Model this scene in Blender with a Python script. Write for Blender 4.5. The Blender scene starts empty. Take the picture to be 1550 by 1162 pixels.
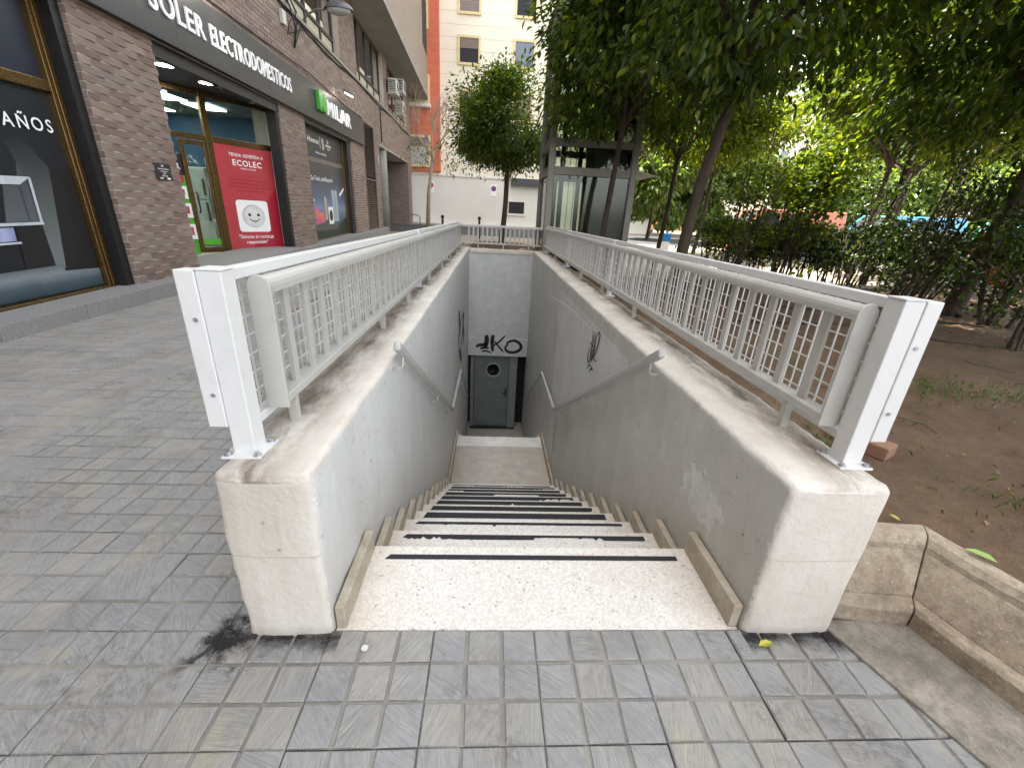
import bpy, bmesh, math, random
import numpy as np
from mathutils import Vector, Matrix, noise

random.seed(7); rng = np.random.default_rng(7)
S = bpy.context.scene
COL = S.collection
R = math.radians

# ------------------------------------------------------------------ camera, sky, sun, exposure
cam_d = bpy.data.cameras.new('camera'); cam = bpy.data.objects.new('camera', cam_d); COL.objects.link(cam)
CM = Matrix(((0.998104, -0.030997, -0.053150), (-0.042, 0.372, -0.927), (0.050, 0.928, 0.370)))
def _n(v): return v / np.linalg.norm(v)
_f, _cx, _cy, CAMH = 638.0, 775.0, 581.0, 1.30
_Z = -_n(np.array([(688 - _cx) / _f, -(2180 - _cy) / _f, -1.0]))
_Y = np.array([(746 - _cx) / _f, -(325 - _cy) / _f, -1.0]); _Y = _n(_Y - _Z * _Y.dot(_Z))
_X = np.cross(_Y, _Z)
ROT = np.array([_X, _Y, _Z])          # camera axes -> world axes
cam.matrix_world = Matrix([[*ROT[0], 0], [*ROT[1], 0], [*ROT[2], CAMH], [0, 0, 0, 1]])
cam_d.sensor_width = 36; cam_d.lens = _f / 1550 * 36
cam_d.clip_start = 0.05; cam_d.clip_end = 600
S.camera = cam
S.render.resolution_x, S.render.resolution_y = 1024, 767

SUN = Vector((-0.52, 0.12, 0.845)).normalized()
w = bpy.data.worlds.new('World'); S.world = w; w.use_nodes = True
wn = w.node_tree; bg = wn.nodes['Background']
sky = wn.nodes.new('ShaderNodeTexSky'); sky.sky_type = 'NISHITA'; sky.sun_disc = False
sky.sun_elevation = math.asin(SUN.z); sky.sun_rotation = math.atan2(SUN.x, SUN.y)
sky.air_density = 1.0; sky.dust_density = 2.5; sky.ozone_density = 1.0
hs = wn.nodes.new('ShaderNodeHueSaturation'); hs.inputs['Saturation'].default_value = .18
wn.links.new(sky.outputs[0], hs.inputs['Color']); wn.links.new(hs.outputs[0], bg.inputs[0]); bg.inputs[1].default_value = 0.15
sl = bpy.data.lights.new('sun', 'SUN'); sl.energy = 3.6; sl.angle = R(0.53); sl.color = (1, .95, .87)
so = bpy.data.objects.new('sun', sl); COL.objects.link(so); so.rotation_euler = SUN.to_track_quat('Z', 'Y').to_euler()
S.view_settings.view_transform = 'Standard'; S.view_settings.look = 'None'
S.view_settings.exposure = 2.6; S.view_settings.gamma = 1
S.render.engine = 'CYCLES'
S.cycles.max_bounces = 7; S.cycles.diffuse_bounces = 4; S.cycles.transparent_max_bounces = 12
S.cycles.sample_clamp_indirect = 6

def seen(p, m=70):
    c = ROT.T @ (np.array(p, float) - np.array([0, 0, CAMH]))
    if c[2] > -0.05: return False
    u, v = _cx - _f * c[0] / c[2], _cy + _f * c[1] / c[2]
    return -m < u < 1550 + m and -m < v < 1162 + m

# ------------------------------------------------------------------ materials
class NT:
    def __init__(s, name):
        s.m = bpy.data.materials.new(name); s.m.use_nodes = True; s.t = s.m.node_tree
        s.b = s.t.nodes['Principled BSDF']; s.out = s.t.nodes['Material Output']
    def n(s, typ, **kw):
        x = s.t.nodes.new('ShaderNode' + typ)
        for k, v in kw.items(): setattr(x, k, v)
        return x
    def l(s, a, b): s.t.links.new(a, b)
    def pos(s, scale=(1, 1, 1), rot=(0, 0, 0)):
        g = s.n('NewGeometry'); m = s.n('Mapping'); m.inputs['Scale'].default_value = scale; m.inputs['Rotation'].default_value = rot
        s.l(g.outputs['Position'], m.inputs[0]); return m.outputs[0]
    def noise(s, scale, detail=5, rough=.6, vec=None, dist=0):
        x = s.n('TexNoise'); x.inputs['Scale'].default_value = scale; x.inputs['Detail'].default_value = detail
        x.inputs['Roughness'].default_value = rough; x.inputs['Distortion'].default_value = dist
        s.l(vec if vec is not None else s.pos(), x.inputs['Vector']); return x.outputs['Fac']
    def vor(s, scale, feature='F1', vec=None):
        x = s.n('TexVoronoi', feature=feature); x.inputs['Scale'].default_value = scale
        s.l(vec if vec is not None else s.pos(), x.inputs['Vector']); return x
    def ramp(s, fac, stops, interp='LINEAR'):
        x = s.n('ValToRGB'); x.color_ramp.interpolation = interp; e = x.color_ramp.elements
        while len(e) > 1: e.remove(e[-1])
        e[0].position = stops[0][0]; e[0].color = c4(stops[0][1])
        for p, c in stops[1:]:
            k = e.new(p); k.color = c4(c)
        s.l(fac, x.inputs[0]); return x.outputs[0]
    def mix(s, fac, a, b, mode='MIX'):
        x = s.n('Mix', data_type='RGBA', blend_type=mode)
        for i, v in ((0, fac), (6, a), (7, b)):
            if hasattr(v, 'links') or hasattr(v, 'is_linked'): s.l(v, x.inputs[i])
            elif i == 0: x.inputs[0].default_value = v
            else: x.inputs[i].default_value = c4(v)
        return x.outputs[2]
    def math(s, op, a, b=None, clamp=False):
        x = s.n('Math', operation=op, use_clamp=clamp)
        for i, v in ((0, a), (1, b)):
            if v is None: continue
            if hasattr(v, 'is_linked'): s.l(v, x.inputs[i])
            else: x.inputs[i].default_value = v
        return x.outputs[0]
    def xyz(s):
        g = s.n('NewGeometry'); x = s.n('SeparateXYZ'); s.l(g.outputs['Position'], x.inputs[0]); return x.outputs
    def rand(s):
        o = s.n('ObjectInfo'); g = s.n('NewGeometry'); a = s.math('ADD', o.outputs['Random'], g.outputs['Random Per Island'])
        x = s.n('TexWhiteNoise', noise_dimensions='1D'); s.l(a, x.inputs['W']); return x.outputs['Value']
    def col(s, c):
        if hasattr(c, 'is_linked'): s.l(c, s.b.inputs['Base Color'])
        else: s.b.inputs['Base Color'].default_value = c4(c)
    def bump(s, h, strength=.5, dist=.01):
        x = s.n('Bump'); x.inputs['Strength'].default_value = strength; x.inputs['Distance'].default_value = dist
        s.l(h, x.inputs['Height']); s.l(x.outputs[0], s.b.inputs['Normal'])
    def rough(s, v):
        if hasattr(v, 'is_linked'): s.l(v, s.b.inputs['Roughness'])
        else: s.b.inputs['Roughness'].default_value = v
def c4(c):
    if isinstance(c, (int, float)): c = (c, c, c)
    return (*c, 1) if len(c) == 3 else c
def simple(name, c, rough=.6, metal=0, spec=.5, var=.12, bump=0, bscale=80):
    t = NT(name); n = t.noise(6, 4)
    d = tuple(x * (1 - var) for x in (c if not isinstance(c, (int, float)) else (c,) * 3)); u = tuple(min(1, x * (1 + var)) for x in (c if not isinstance(c, (int, float)) else (c,) * 3))
    t.col(t.ramp(n, [(.3, d), (.7, u)])); t.rough(rough); t.b.inputs['Metallic'].default_value = metal; t.b.inputs['Specular IOR Level'].default_value = spec
    if bump: t.bump(t.noise(bscale, 3), bump, .004)
    return t.m
def emis(name, c, s):
    t = NT(name); t.col((.8, .8, .8)); t.b.inputs['Emission Color'].default_value = c4(c); t.b.inputs['Emission Strength'].default_value = s; return t.m

def m_whitewash(name, base=(.67, .62, .54)):
    t = NT(name); n1 = t.noise(3, 6, .65); n2 = t.noise(22, 5, .6)
    c = t.ramp(n1, [(.3, tuple(x * .82 for x in base)), (.55, base), (.75, tuple(min(1, x * 1.12) for x in base))])
    c = t.mix(t.math('MULTIPLY', t.ramp(n2, [(.55, 0), (.75, 1)]), .25), c, (.48, .40, .31))
    v = t.noise(9, 4, .7, t.pos((1, 1, .12)))               # vertical drips
    c = t.mix(t.math('MULTIPLY', t.ramp(v, [(.5, 0), (.75, 1)]), .30), c, (.44, .37, .28))
    z = t.xyz()[2]                                          # splash dirt along the foot of the wall
    ft = t.math('SUBTRACT', 1, t.math('MULTIPLY', t.math('ADD', z, t.math('MULTIPLY', n2, .05)), 16), True)
    c = t.mix(t.math('MULTIPLY', ft, .55), c, (.20, .15, .11))
    pit = t.vor(60); p = t.ramp(pit.outputs['Distance'], [(.05, 1), (.12, 0)])
    pm = t.math('MULTIPLY', p, t.ramp(t.noise(14, 2), [(.6, 0), (.68, 1)]))
    c = t.mix(pm, c, (.20, .16, .12)); t.col(c); t.rough(.85)
    h = t.math('ADD', t.math('MULTIPLY', t.noise(28, 6, .7), .9), t.math('MULTIPLY', n1, .6)); h = t.math('SUBTRACT', h, pm)
    t.bump(h, .55, .012); return t.m
def m_wall(side):
    """grey floor-paint on the stair side of the parapet, whitewash on its top and end"""
    t = NT('parapet_paint_' + side); X, Y, Z = t.xyz()
    n1 = t.noise(2.2, 6, .6); n2 = t.noise(20, 5, .65); n3 = t.noise(55, 4, .7)
    g = t.ramp(n1, [(.3, (.45, .44, .405)), (.6, (.53, .52, .485)), (.8, (.58, .572, .545))])
    st = t.noise(5, 4, .6, t.pos((1, 1, .18)))
    g = t.mix(t.math('MULTIPLY', t.ramp(st, [(.52, 0), (.72, 1)]), .42), g, (.34, .32, .27))
    ms = t.ramp(t.noise(7, 5, .7, t.pos((1, 1, 1)), 1.5), [(.62, 0), (.66, 1)])
    g = t.mix(t.math('MULTIPLY', ms, .25), g, (.66, .66, .65))
    if side == 'right':                                     # repainted lighter rectangle and roller patch
        def box(y0, y1, z0, z1):
            zz = t.math('ADD', Z, t.math('MULTIPLY', t.math('MINIMUM', t.math('SUBTRACT', .1, Z), .0), .0)) if z0 > -1 else Z
            a = t.math('MULTIPLY', t.math('GREATER_THAN', Y, y0), t.math('LESS_THAN', Y, y1)); b = t.math('MULTIPLY', t.math('GREATER_THAN', t.math('ADD', Z, t.math('MULTIPLY', Y, .55)), z0), t.math('LESS_THAN', Z, z1)); return t.math('MULTIPLY', a, b)
        g = t.mix(t.math('MULTIPLY', box(2.55, 5.45, 1.75, .47), .75), g, t.ramp(n1, [(.3, (.57, .575, .59)), (.7, (.64, .645, .655))]))
        pd = t.math('ADD', t.math('POWER', t.math('MULTIPLY', t.math('SUBTRACT', Y, 1.42), 3.2), 2), t.math('POWER', t.math('MULTIPLY', t.math('SUBTRACT', Z, .24), 4.6), 2))
        pd = t.math('ADD', pd, t.math('MULTIPLY', n2, 1.6))
        g = t.mix(t.math('MULTIPLY', t.ramp(pd, [(1.15, 1), (1.0, 1), (1.4, 0)] if False else [(.0, 1), (.98, 1), (1, 0)]), .6), g, (.72, .72, .71))
    else:
        g = t.mix(.7, g, (.70, .703, .71))
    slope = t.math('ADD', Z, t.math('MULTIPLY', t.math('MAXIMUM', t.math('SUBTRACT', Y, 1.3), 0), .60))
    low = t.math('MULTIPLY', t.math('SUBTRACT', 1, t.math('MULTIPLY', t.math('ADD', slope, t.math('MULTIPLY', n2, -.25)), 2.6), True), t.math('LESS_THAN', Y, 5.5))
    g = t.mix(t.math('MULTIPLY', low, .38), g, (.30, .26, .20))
    sm = t.ramp(t.noise(1.3, 6, .7, t.pos((1, 1.6, .5)), 1.0), [(.50, 0), (.63, 1)])
    g = t.mix(t.math('MULTIPLY', sm, .22), g, (.38, .37, .35))
    crk = t.ramp(t.math('ABSOLUTE', t.math('SUBTRACT', t.noise(1.1, 5, .75), .5)), [(0, 1), (.0035, 0)])
    g = t.mix(t.math('MULTIPLY', crk, .35), g, (.22, .20, .17))
    chips = t.math('MULTIPLY', t.ramp(t.vor(13).outputs['Distance'], [(.06, 1), (.10, 0)]), t.ramp(t.noise(3, 2), [(.50, 0), (.58, 1)]))
    g = t.mix(t.math('MULTIPLY', chips, .8), g, (.12, .10, .08))
    wbase = t.ramp(n1, [(.3, (.55, .50, .44)), (.6, (.66, .62, .56)), (.8, (.72, .69, .64))])
    drip = t.noise(9, 4, .7, t.pos((1, 1, .12)))
    wbase = t.mix(t.math('MULTIPLY', t.ramp(drip, [(.48, 0), (.75, 1)]), .40), wbase, (.42, .35, .27))
    foot = t.math('SUBTRACT', 1, t.math('MULTIPLY', t.math('ADD', Z, t.math('MULTIPLY', n2, .06)), 14), True)
    wbase = t.mix(t.math('MULTIPLY', foot, .6), wbase, (.20, .15, .11))
    # dirt along the foot of the railing on the flat top
    xc = -.66 if side == 'left' else 1.14
    band = t.math('SUBTRACT', 1, t.math('MULTIPLY', t.math('ABSOLUTE', t.math('SUBTRACT', X, xc)), 7), True)
    top = t.math('GREATER_THAN', Z, .585)
    dirt = t.ramp(t.noise(8, 6, .75, t.pos((1, .35, 1))), [(.38, 0), (.58, 1)])
    wbase = t.mix(t.math('MULTIPLY', t.math('MULTIPLY', band, top), t.math('MULTIPLY', dirt, .95)), wbase, (.16, .12, .09))
    crack = t.math('MULTIPLY', t.ramp(t.math('ABSOLUTE', t.math('SUBTRACT', t.math('ADD', Z, t.math('MULTIPLY', n2, .018)), .335)), [(.0, 1), (.0035, 0)]), t.math('LESS_THAN', Y, 1.05))
    wbase = t.mix(t.math('MULTIPLY', crack, .45), wbase, (.30, .23, .17))
    blot = t.ramp(t.noise(4.5, 6, .7, t.pos((1, 1, .6))), [(.5, 0), (.72, 1)])
    wbase = t.mix(t.math('MULTIPLY', blot, .35), wbase, (.50, .42, .33))
    spots = t.math('MULTIPLY', t.ramp(t.vor(16).outputs['Distance'], [(.08, 1), (.13, 0)]), t.ramp(t.noise(4, 2, vec=t.pos((1.3, 1.3, 1.3))), [(.55, 0), (.62, 1)]))
    wbase = t.mix(t.math('MULTIPLY', spots, .7), wbase, (.25, .20, .15))
    xi = -.48 if side == 'left' else .905
    inner = t.math('MULTIPLY', t.math('SUBTRACT', X, xi), 1 if side == 'left' else -1)      # negative inside the wall
    jag = t.math('MULTIPLY', t.math('SUBTRACT', n2, .5), .05)
    jag2 = t.math('MULTIPLY', t.math('SUBTRACT', n3, .5), .05)
    jj = t.math('ADD', jag, jag2)
    m1 = t.math('GREATER_THAN', t.math('ADD', inner, 0.006), 0)
    m2 = t.math('LESS_THAN', t.math('ADD', Z, jj), .592)
    m3 = t.math('GREATER_THAN', t.math('ADD', Y, jj), 1.014)
    mk = t.math('MULTIPLY', t.math('MULTIPLY', m1, m2), m3)
    t.col(t.mix(mk, wbase, g)); t.rough(t.math('SUBTRACT', .85, t.math('MULTIPLY', mk, .25)))
    h = t.math('ADD', t.math('MULTIPLY', t.noise(32, 6, .7), .8), t.math('MULTIPLY', n1, .7))
    h = t.math('ADD', h, t.math('MULTIPLY', mk, -.25)); hs = t.n('Bump'); hs.inputs['Distance'].default_value = .012
    t.l(h, hs.inputs['Height']); t.l(t.math('SUBTRACT', .6, t.math('MULTIPLY', mk, .38)), hs.inputs['Strength']); t.l(hs.outputs[0], t.b.inputs['Normal'])
    return t.m
def m_terrazzo():
    t = NT('terrazzo'); n = t.noise(2.5, 5, .6)
    v = t.vor(130); c = t.n('SeparateColor'); t.l(v.outputs['Color'], c.inputs[0])
    col = t.ramp(c.outputs[0], [(0, (.56, .52, .47)), (.35, (.68, .65, .60)), (.7, (.76, .74, .70)), (.93, (.52, .47, .41)), (.985, (.10, .09, .08))], 'CONSTANT')
    col = t.mix(.45, col, (.66, .63, .575))
    col = t.mix(t.math('MULTIPLY', t.ramp(n, [(.48, 0), (.68, 1)]), .22), col, (.56, .46, .36))
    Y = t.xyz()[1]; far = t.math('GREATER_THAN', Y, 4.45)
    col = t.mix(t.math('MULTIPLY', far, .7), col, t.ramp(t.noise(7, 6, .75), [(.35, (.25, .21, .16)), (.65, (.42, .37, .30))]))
    col = t.mix(t.math('MULTIPLY', t.ramp(t.noise(30, 5, .75), [(.55, 0), (.68, 1)]), .35), col, (.35, .31, .27))
    X = t.xyz()[0]; e1 = t.math('SUBTRACT', 1, t.math('MULTIPLY', t.math('ABSOLUTE', t.math('ADD', X, .44)), 5), True); e2 = t.math('SUBTRACT', 1, t.math('MULTIPLY', t.math('ABSOLUTE', t.math('SUBTRACT', X, .87)), 5), True)
    e = t.math('MULTIPLY', t.math('ADD', e1, e2), t.math('MULTIPLY', t.noise(7, 4), 1.1))
    col = t.mix(t.math('MULTIPLY', e, .6), col, (.45, .33, .22))
    t.col(col); t.rough(.55); t.bump(t.noise(90, 3), .15, .003); return t.m
def m_brick():
    t = NT('brown_brick'); r = t.rand(); o = t.n('TexCoord')
    c = t.ramp(r, [(0, (.15, .098, .074)), (.3, (.21, .142, .108)), (.55, (.26, .178, .138)), (.8, (.21, .165, .142)), (1, (.32, .24, .19))])
    c = t.mix(t.math('MULTIPLY', t.noise(4, 5), .45), c, (.24, .19, .17)); c = t.mix(t.math('MULTIPLY', t.ramp(t.noise(60, 4), [(.5, 0), (.7, 1)]), .3), c, (.09, .06, .05))
    t.col(c); t.rough(.8); t.bump(t.noise(120, 4), .3, .004); return t.m
def m_brickfar(name='brown_brickwork_far', scale=1.0, a=(.20, .145, .12), b=(.13, .095, .08), mortar=(.27, .22, .19), bw=.33, rh=.088, vec=None):
    t = NT(name); g = t.n('NewGeometry'); s = t.n('SeparateXYZ'); t.l(g.outputs['Position'], s.inputs[0])
    cb = t.n('CombineXYZ'); t.l(t.math('ADD', s.outputs[1], s.outputs[0]), cb.inputs[0]); t.l(s.outputs[2], cb.inputs[1])
    x = t.n('TexBrick'); t.l(cb.outputs[0], x.inputs['Vector']); x.inputs['Scale'].default_value = 1
    x.inputs['Brick Width'].default_value = bw; x.inputs['Row Height'].default_value = rh; x.inputs['Mortar Size'].default_value = .007
    x.inputs['Color1'].default_value = c4(a); x.inputs['Color2'].default_value = c4(b); x.inputs['Mortar'].default_value = c4(mortar)
    c = t.mix(t.math('MULTIPLY', t.noise(.5, 5), .4), x.outputs[0], tuple(v * 1.25 for v in a)); t.col(c); t.rough(.85); t.bump(x.outputs['Fac'], -.5, .01); return t.m
def m_paver(name, cols, streak=1.0):
    t = NT(name); r = t.rand(); n1 = t.noise(1.1, 5, .6); n2 = t.noise(9, 6, .7)
    rot = t.n('VectorRotate', rotation_type='Z_AXIS'); t.l(t.pos(), rot.inputs[0]); t.l(t.math('MULTIPLY', r, 2.2), rot.inputs['Angle'])
    mp = t.n('Mapping'); mp.inputs['Scale'].default_value = (9, 120, 9); t.l(rot.outputs[0], mp.inputs[0])
    stv = t.noise(1, 5, .7, mp.outputs[0], 1.6)
    c = t.ramp(r, [(0, cols[0]), (.35, cols[1]), (.65, cols[2]), (.88, cols[3]), (1, cols[4])])
    c = t.mix(t.math('MULTIPLY', t.ramp(n2, [(.35, 0), (.75, 1)]), .4), c, (.36, .345, .32))
    c = t.mix(t.math('MULTIPLY', t.ramp(stv, [(.44, 0), (.66, 1)]), .38 * streak), c, (.44, .435, .425))
    c = t.mix(t.math('MULTIPLY', t.ramp(stv, [(.30, 1), (.46, 0)]), .38 * streak), c, (.11, .11, .11))
    c = t.mix(t.math('MULTIPLY', t.ramp(t.noise(45, 5, .75), [(.52, 0), (.66, 1)]), .30), c, (.36, .355, .345))
    c = t.mix(t.math('MULTIPLY', t.ramp(t.noise(3.2, 5, .7), [(.5, 0), (.62, 1)]), .25), c, (.12, .12, .125))
    c = t.mix(t.math('MULTIPLY', t.ramp(n1, [(.45, 0), (.7, 1)]), .40), c, (.24, .21, .165))
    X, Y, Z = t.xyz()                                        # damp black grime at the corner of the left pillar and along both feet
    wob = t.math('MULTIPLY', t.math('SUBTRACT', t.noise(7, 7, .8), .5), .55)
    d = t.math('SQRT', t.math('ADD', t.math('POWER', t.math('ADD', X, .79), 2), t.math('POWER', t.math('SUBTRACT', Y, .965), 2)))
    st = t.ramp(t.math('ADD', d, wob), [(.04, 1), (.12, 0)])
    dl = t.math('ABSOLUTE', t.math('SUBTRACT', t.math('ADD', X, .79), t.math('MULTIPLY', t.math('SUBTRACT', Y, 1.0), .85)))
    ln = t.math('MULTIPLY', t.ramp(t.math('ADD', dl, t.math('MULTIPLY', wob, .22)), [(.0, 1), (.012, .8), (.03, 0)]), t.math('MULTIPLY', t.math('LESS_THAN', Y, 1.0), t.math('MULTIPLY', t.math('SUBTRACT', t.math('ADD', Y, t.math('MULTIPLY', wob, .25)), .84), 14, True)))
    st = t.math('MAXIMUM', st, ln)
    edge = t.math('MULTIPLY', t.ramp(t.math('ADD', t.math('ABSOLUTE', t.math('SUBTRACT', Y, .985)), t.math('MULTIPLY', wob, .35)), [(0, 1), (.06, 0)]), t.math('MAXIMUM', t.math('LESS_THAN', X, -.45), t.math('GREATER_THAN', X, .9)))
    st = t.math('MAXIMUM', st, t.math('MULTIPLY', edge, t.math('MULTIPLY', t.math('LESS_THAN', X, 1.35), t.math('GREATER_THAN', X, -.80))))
    blk = t.math('MULTIPLY', t.ramp(t.noise(2.1, 6, .75), [(.50, 0), (.60, 1)]), t.ramp(t.noise(30, 4, .8), [(.45, 0), (.6, 1)]))
    c = t.mix(t.math('MULTIPLY', blk, .45), c, (.09, .088, .085))
    yel = t.math('MULTIPLY', t.ramp(t.noise(2.7, 4, .7, t.pos((1.2, .9, 1))), [(.56, 0), (.64, 1)]), t.ramp(t.noise(24, 4, .8), [(.42, 0), (.6, 1)]))
    c = t.mix(t.math('MULTIPLY', yel, .5), c, (.40, .37, .25))
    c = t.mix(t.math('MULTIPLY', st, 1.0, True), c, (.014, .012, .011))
    sp = t.math('MULTIPLY', t.ramp(t.vor(2.6).outputs['Distance'], [(.05, 1), (.075, 0)]), t.ramp(t.noise(1.7, 2), [(.5, 0), (.56, 1)]))
    c = t.mix(t.math('MULTIPLY', sp, .7), c, (.06, .06, .06))
    t.col(c); t.rough(.8)
    t.bump(t.math('ADD', t.math('MULTIPLY', stv, 1.0 * streak), t.math('MULTIPLY', n2, .9)), .75, .007); return t.m
def m_dirt():
    t = NT('dirt'); n1 = t.noise(1.2, 6, .65); n2 = t.noise(14, 6, .75); n3 = t.noise(70, 4, .7)
    c = t.ramp(n1, [(.3, (.125, .073, .038)), (.5, (.185, .110, .060)), (.7, (.25, .160, .095))])
    c = t.mix(t.math('MULTIPLY', t.ramp(n2, [(.4, 0), (.7, 1)]), .5), c, (.065, .036, .018))
    c = t.mix(t.math('MULTIPLY', t.ramp(n3, [(.6, 0), (.7, 1)]), .4), c, (.27, .18, .11)); t.col(c); t.rough(.95)
    t.bump(t.math('ADD', n2, t.math('MULTIPLY', n3, .5)), 1.0, .05); return t.m
def m_ground(name, a, b, sc=1.5):
    t = NT(name); n = t.noise(sc, 6, .65); t.col(t.ramp(n, [(.3, a), (.7, b)])); t.rough(.9); t.bump(t.noise(40, 4), .4, .006); return t.m
def m_stone(name, a, b):
    t = NT(name); n1 = t.noise(3.5, 7, .7); n2 = t.noise(26, 6, .75); n3 = t.noise(110, 3, .7)
    c = t.ramp(n1, [(.3, a), (.65, b)]); c = t.mix(t.math('MULTIPLY', t.ramp(n2, [(.45, 0), (.62, 1)]), .45), c, tuple(v * .45 for v in a)); c = t.mix(t.math('MULTIPLY', t.ramp(n3, [(.58, 0), (.66, 1)]), .45), c, tuple(min(1, v * 1.35) for v in b))
    c = t.mix(t.math('MULTIPLY', t.ramp(t.noise(1.6, 5, .7), [(.52, 0), (.68, 1)]), .45), c, (.075, .06, .045)); t.col(c); t.rough(.9); t.bump(t.math('ADD', n2, t.math('MULTIPLY', n3, .6)), .7, .008); return t.m
def m_leaf(name, cols, trans=.35):
    t = NT(name); g = t.n('NewGeometry'); r = g.outputs['Random Per Island']
    big = t.noise(1.1, 2)
    v = t.math('ADD', t.math('MULTIPLY', r, .75), t.math('MULTIPLY', big, .35), True)
    c = t.ramp(v, [(0, cols[0]), (.45, cols[1]), (.8, cols[2]), (1, cols[3])]); t.col(c); t.rough(.38); t.b.inputs['Specular IOR Level'].default_value = .45
    tr = t.n('BsdfTranslucent'); t.l(t.mix(1.0, c, (2.2, 2.1, .55), 'MULTIPLY'), tr.inputs[0])
    mx = t.n('MixShader'); mx.inputs[0].default_value = trans; t.l(t.b.outputs[0], mx.inputs[1]); t.l(tr.outputs[0], mx.inputs[2]); t.l(mx.outputs[0], t.out.inputs[0]); return t.m
def m_glass(name, tint=(.9, .95, .93), rough=.02, base=.06):
    t = NT(name); t.t.nodes.remove(t.b); tr = t.n('BsdfTransparent'); tr.inputs[0].default_value = c4(tint); gl = t.n('BsdfGlossy'); gl.inputs['Roughness'].default_value = rough
    lw = t.n('Fresnel'); lw.inputs[0].default_value = 1.5; f = t.math('ADD', lw.outputs[0], base, True)
    mx = t.n('MixShader'); t.l(f, mx.inputs[0]); t.l(tr.outputs[0], mx.inputs[1]); t.l(gl.outputs[0], mx.inputs[2]); t.l(mx.outputs[0], t.out.inputs[0]); return t.m
def m_print(name, stops, axis=2, z0=0, z1=1, rough=.35, noise_amt=0):
    """printed film whose ink runs from one tone to another (position along an axis)"""
    t = NT(name); a = t.xyz()[axis]; f = t.math('DIVIDE', t.math('SUBTRACT', a, z0), z1 - z0, True)
    if noise_amt: f = t.math('ADD', f, t.math('MULTIPLY', t.math('SUBTRACT', t.noise(3, 5), .5), noise_amt), True)
    t.col(t.ramp(f, stops)); t.rough(rough); return t.m
def m_bark():
    t = NT('bark'); n = t.noise(10, 6, .7, t.pos((1, 1, .25))); t.col(t.ramp(n, [(.3, (.035, .024, .018)), (.6, (.085, .06, .045)), (.8, (.14, .105, .08))])); t.rough(.9); t.bump(n, .8, .02); return t.m
def m_metal(name, c, rough=.35, metal=.0, dirt=.25):
    t = NT(name); n = t.noise(7, 6, .7); n2 = t.noise(50, 4)
    k = t.mix(t.math('MULTIPLY', t.ramp(n, [(.5, 0), (.72, 1)]), dirt), c, tuple(x * .6 for x in c)); t.col(k); t.rough(t.ramp(n2, [(.3, rough * .8), (.7, rough * 1.3)])); t.b.inputs['Metallic'].default_value = metal
    t.bump(n2, .06, .002); return t.m

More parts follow.
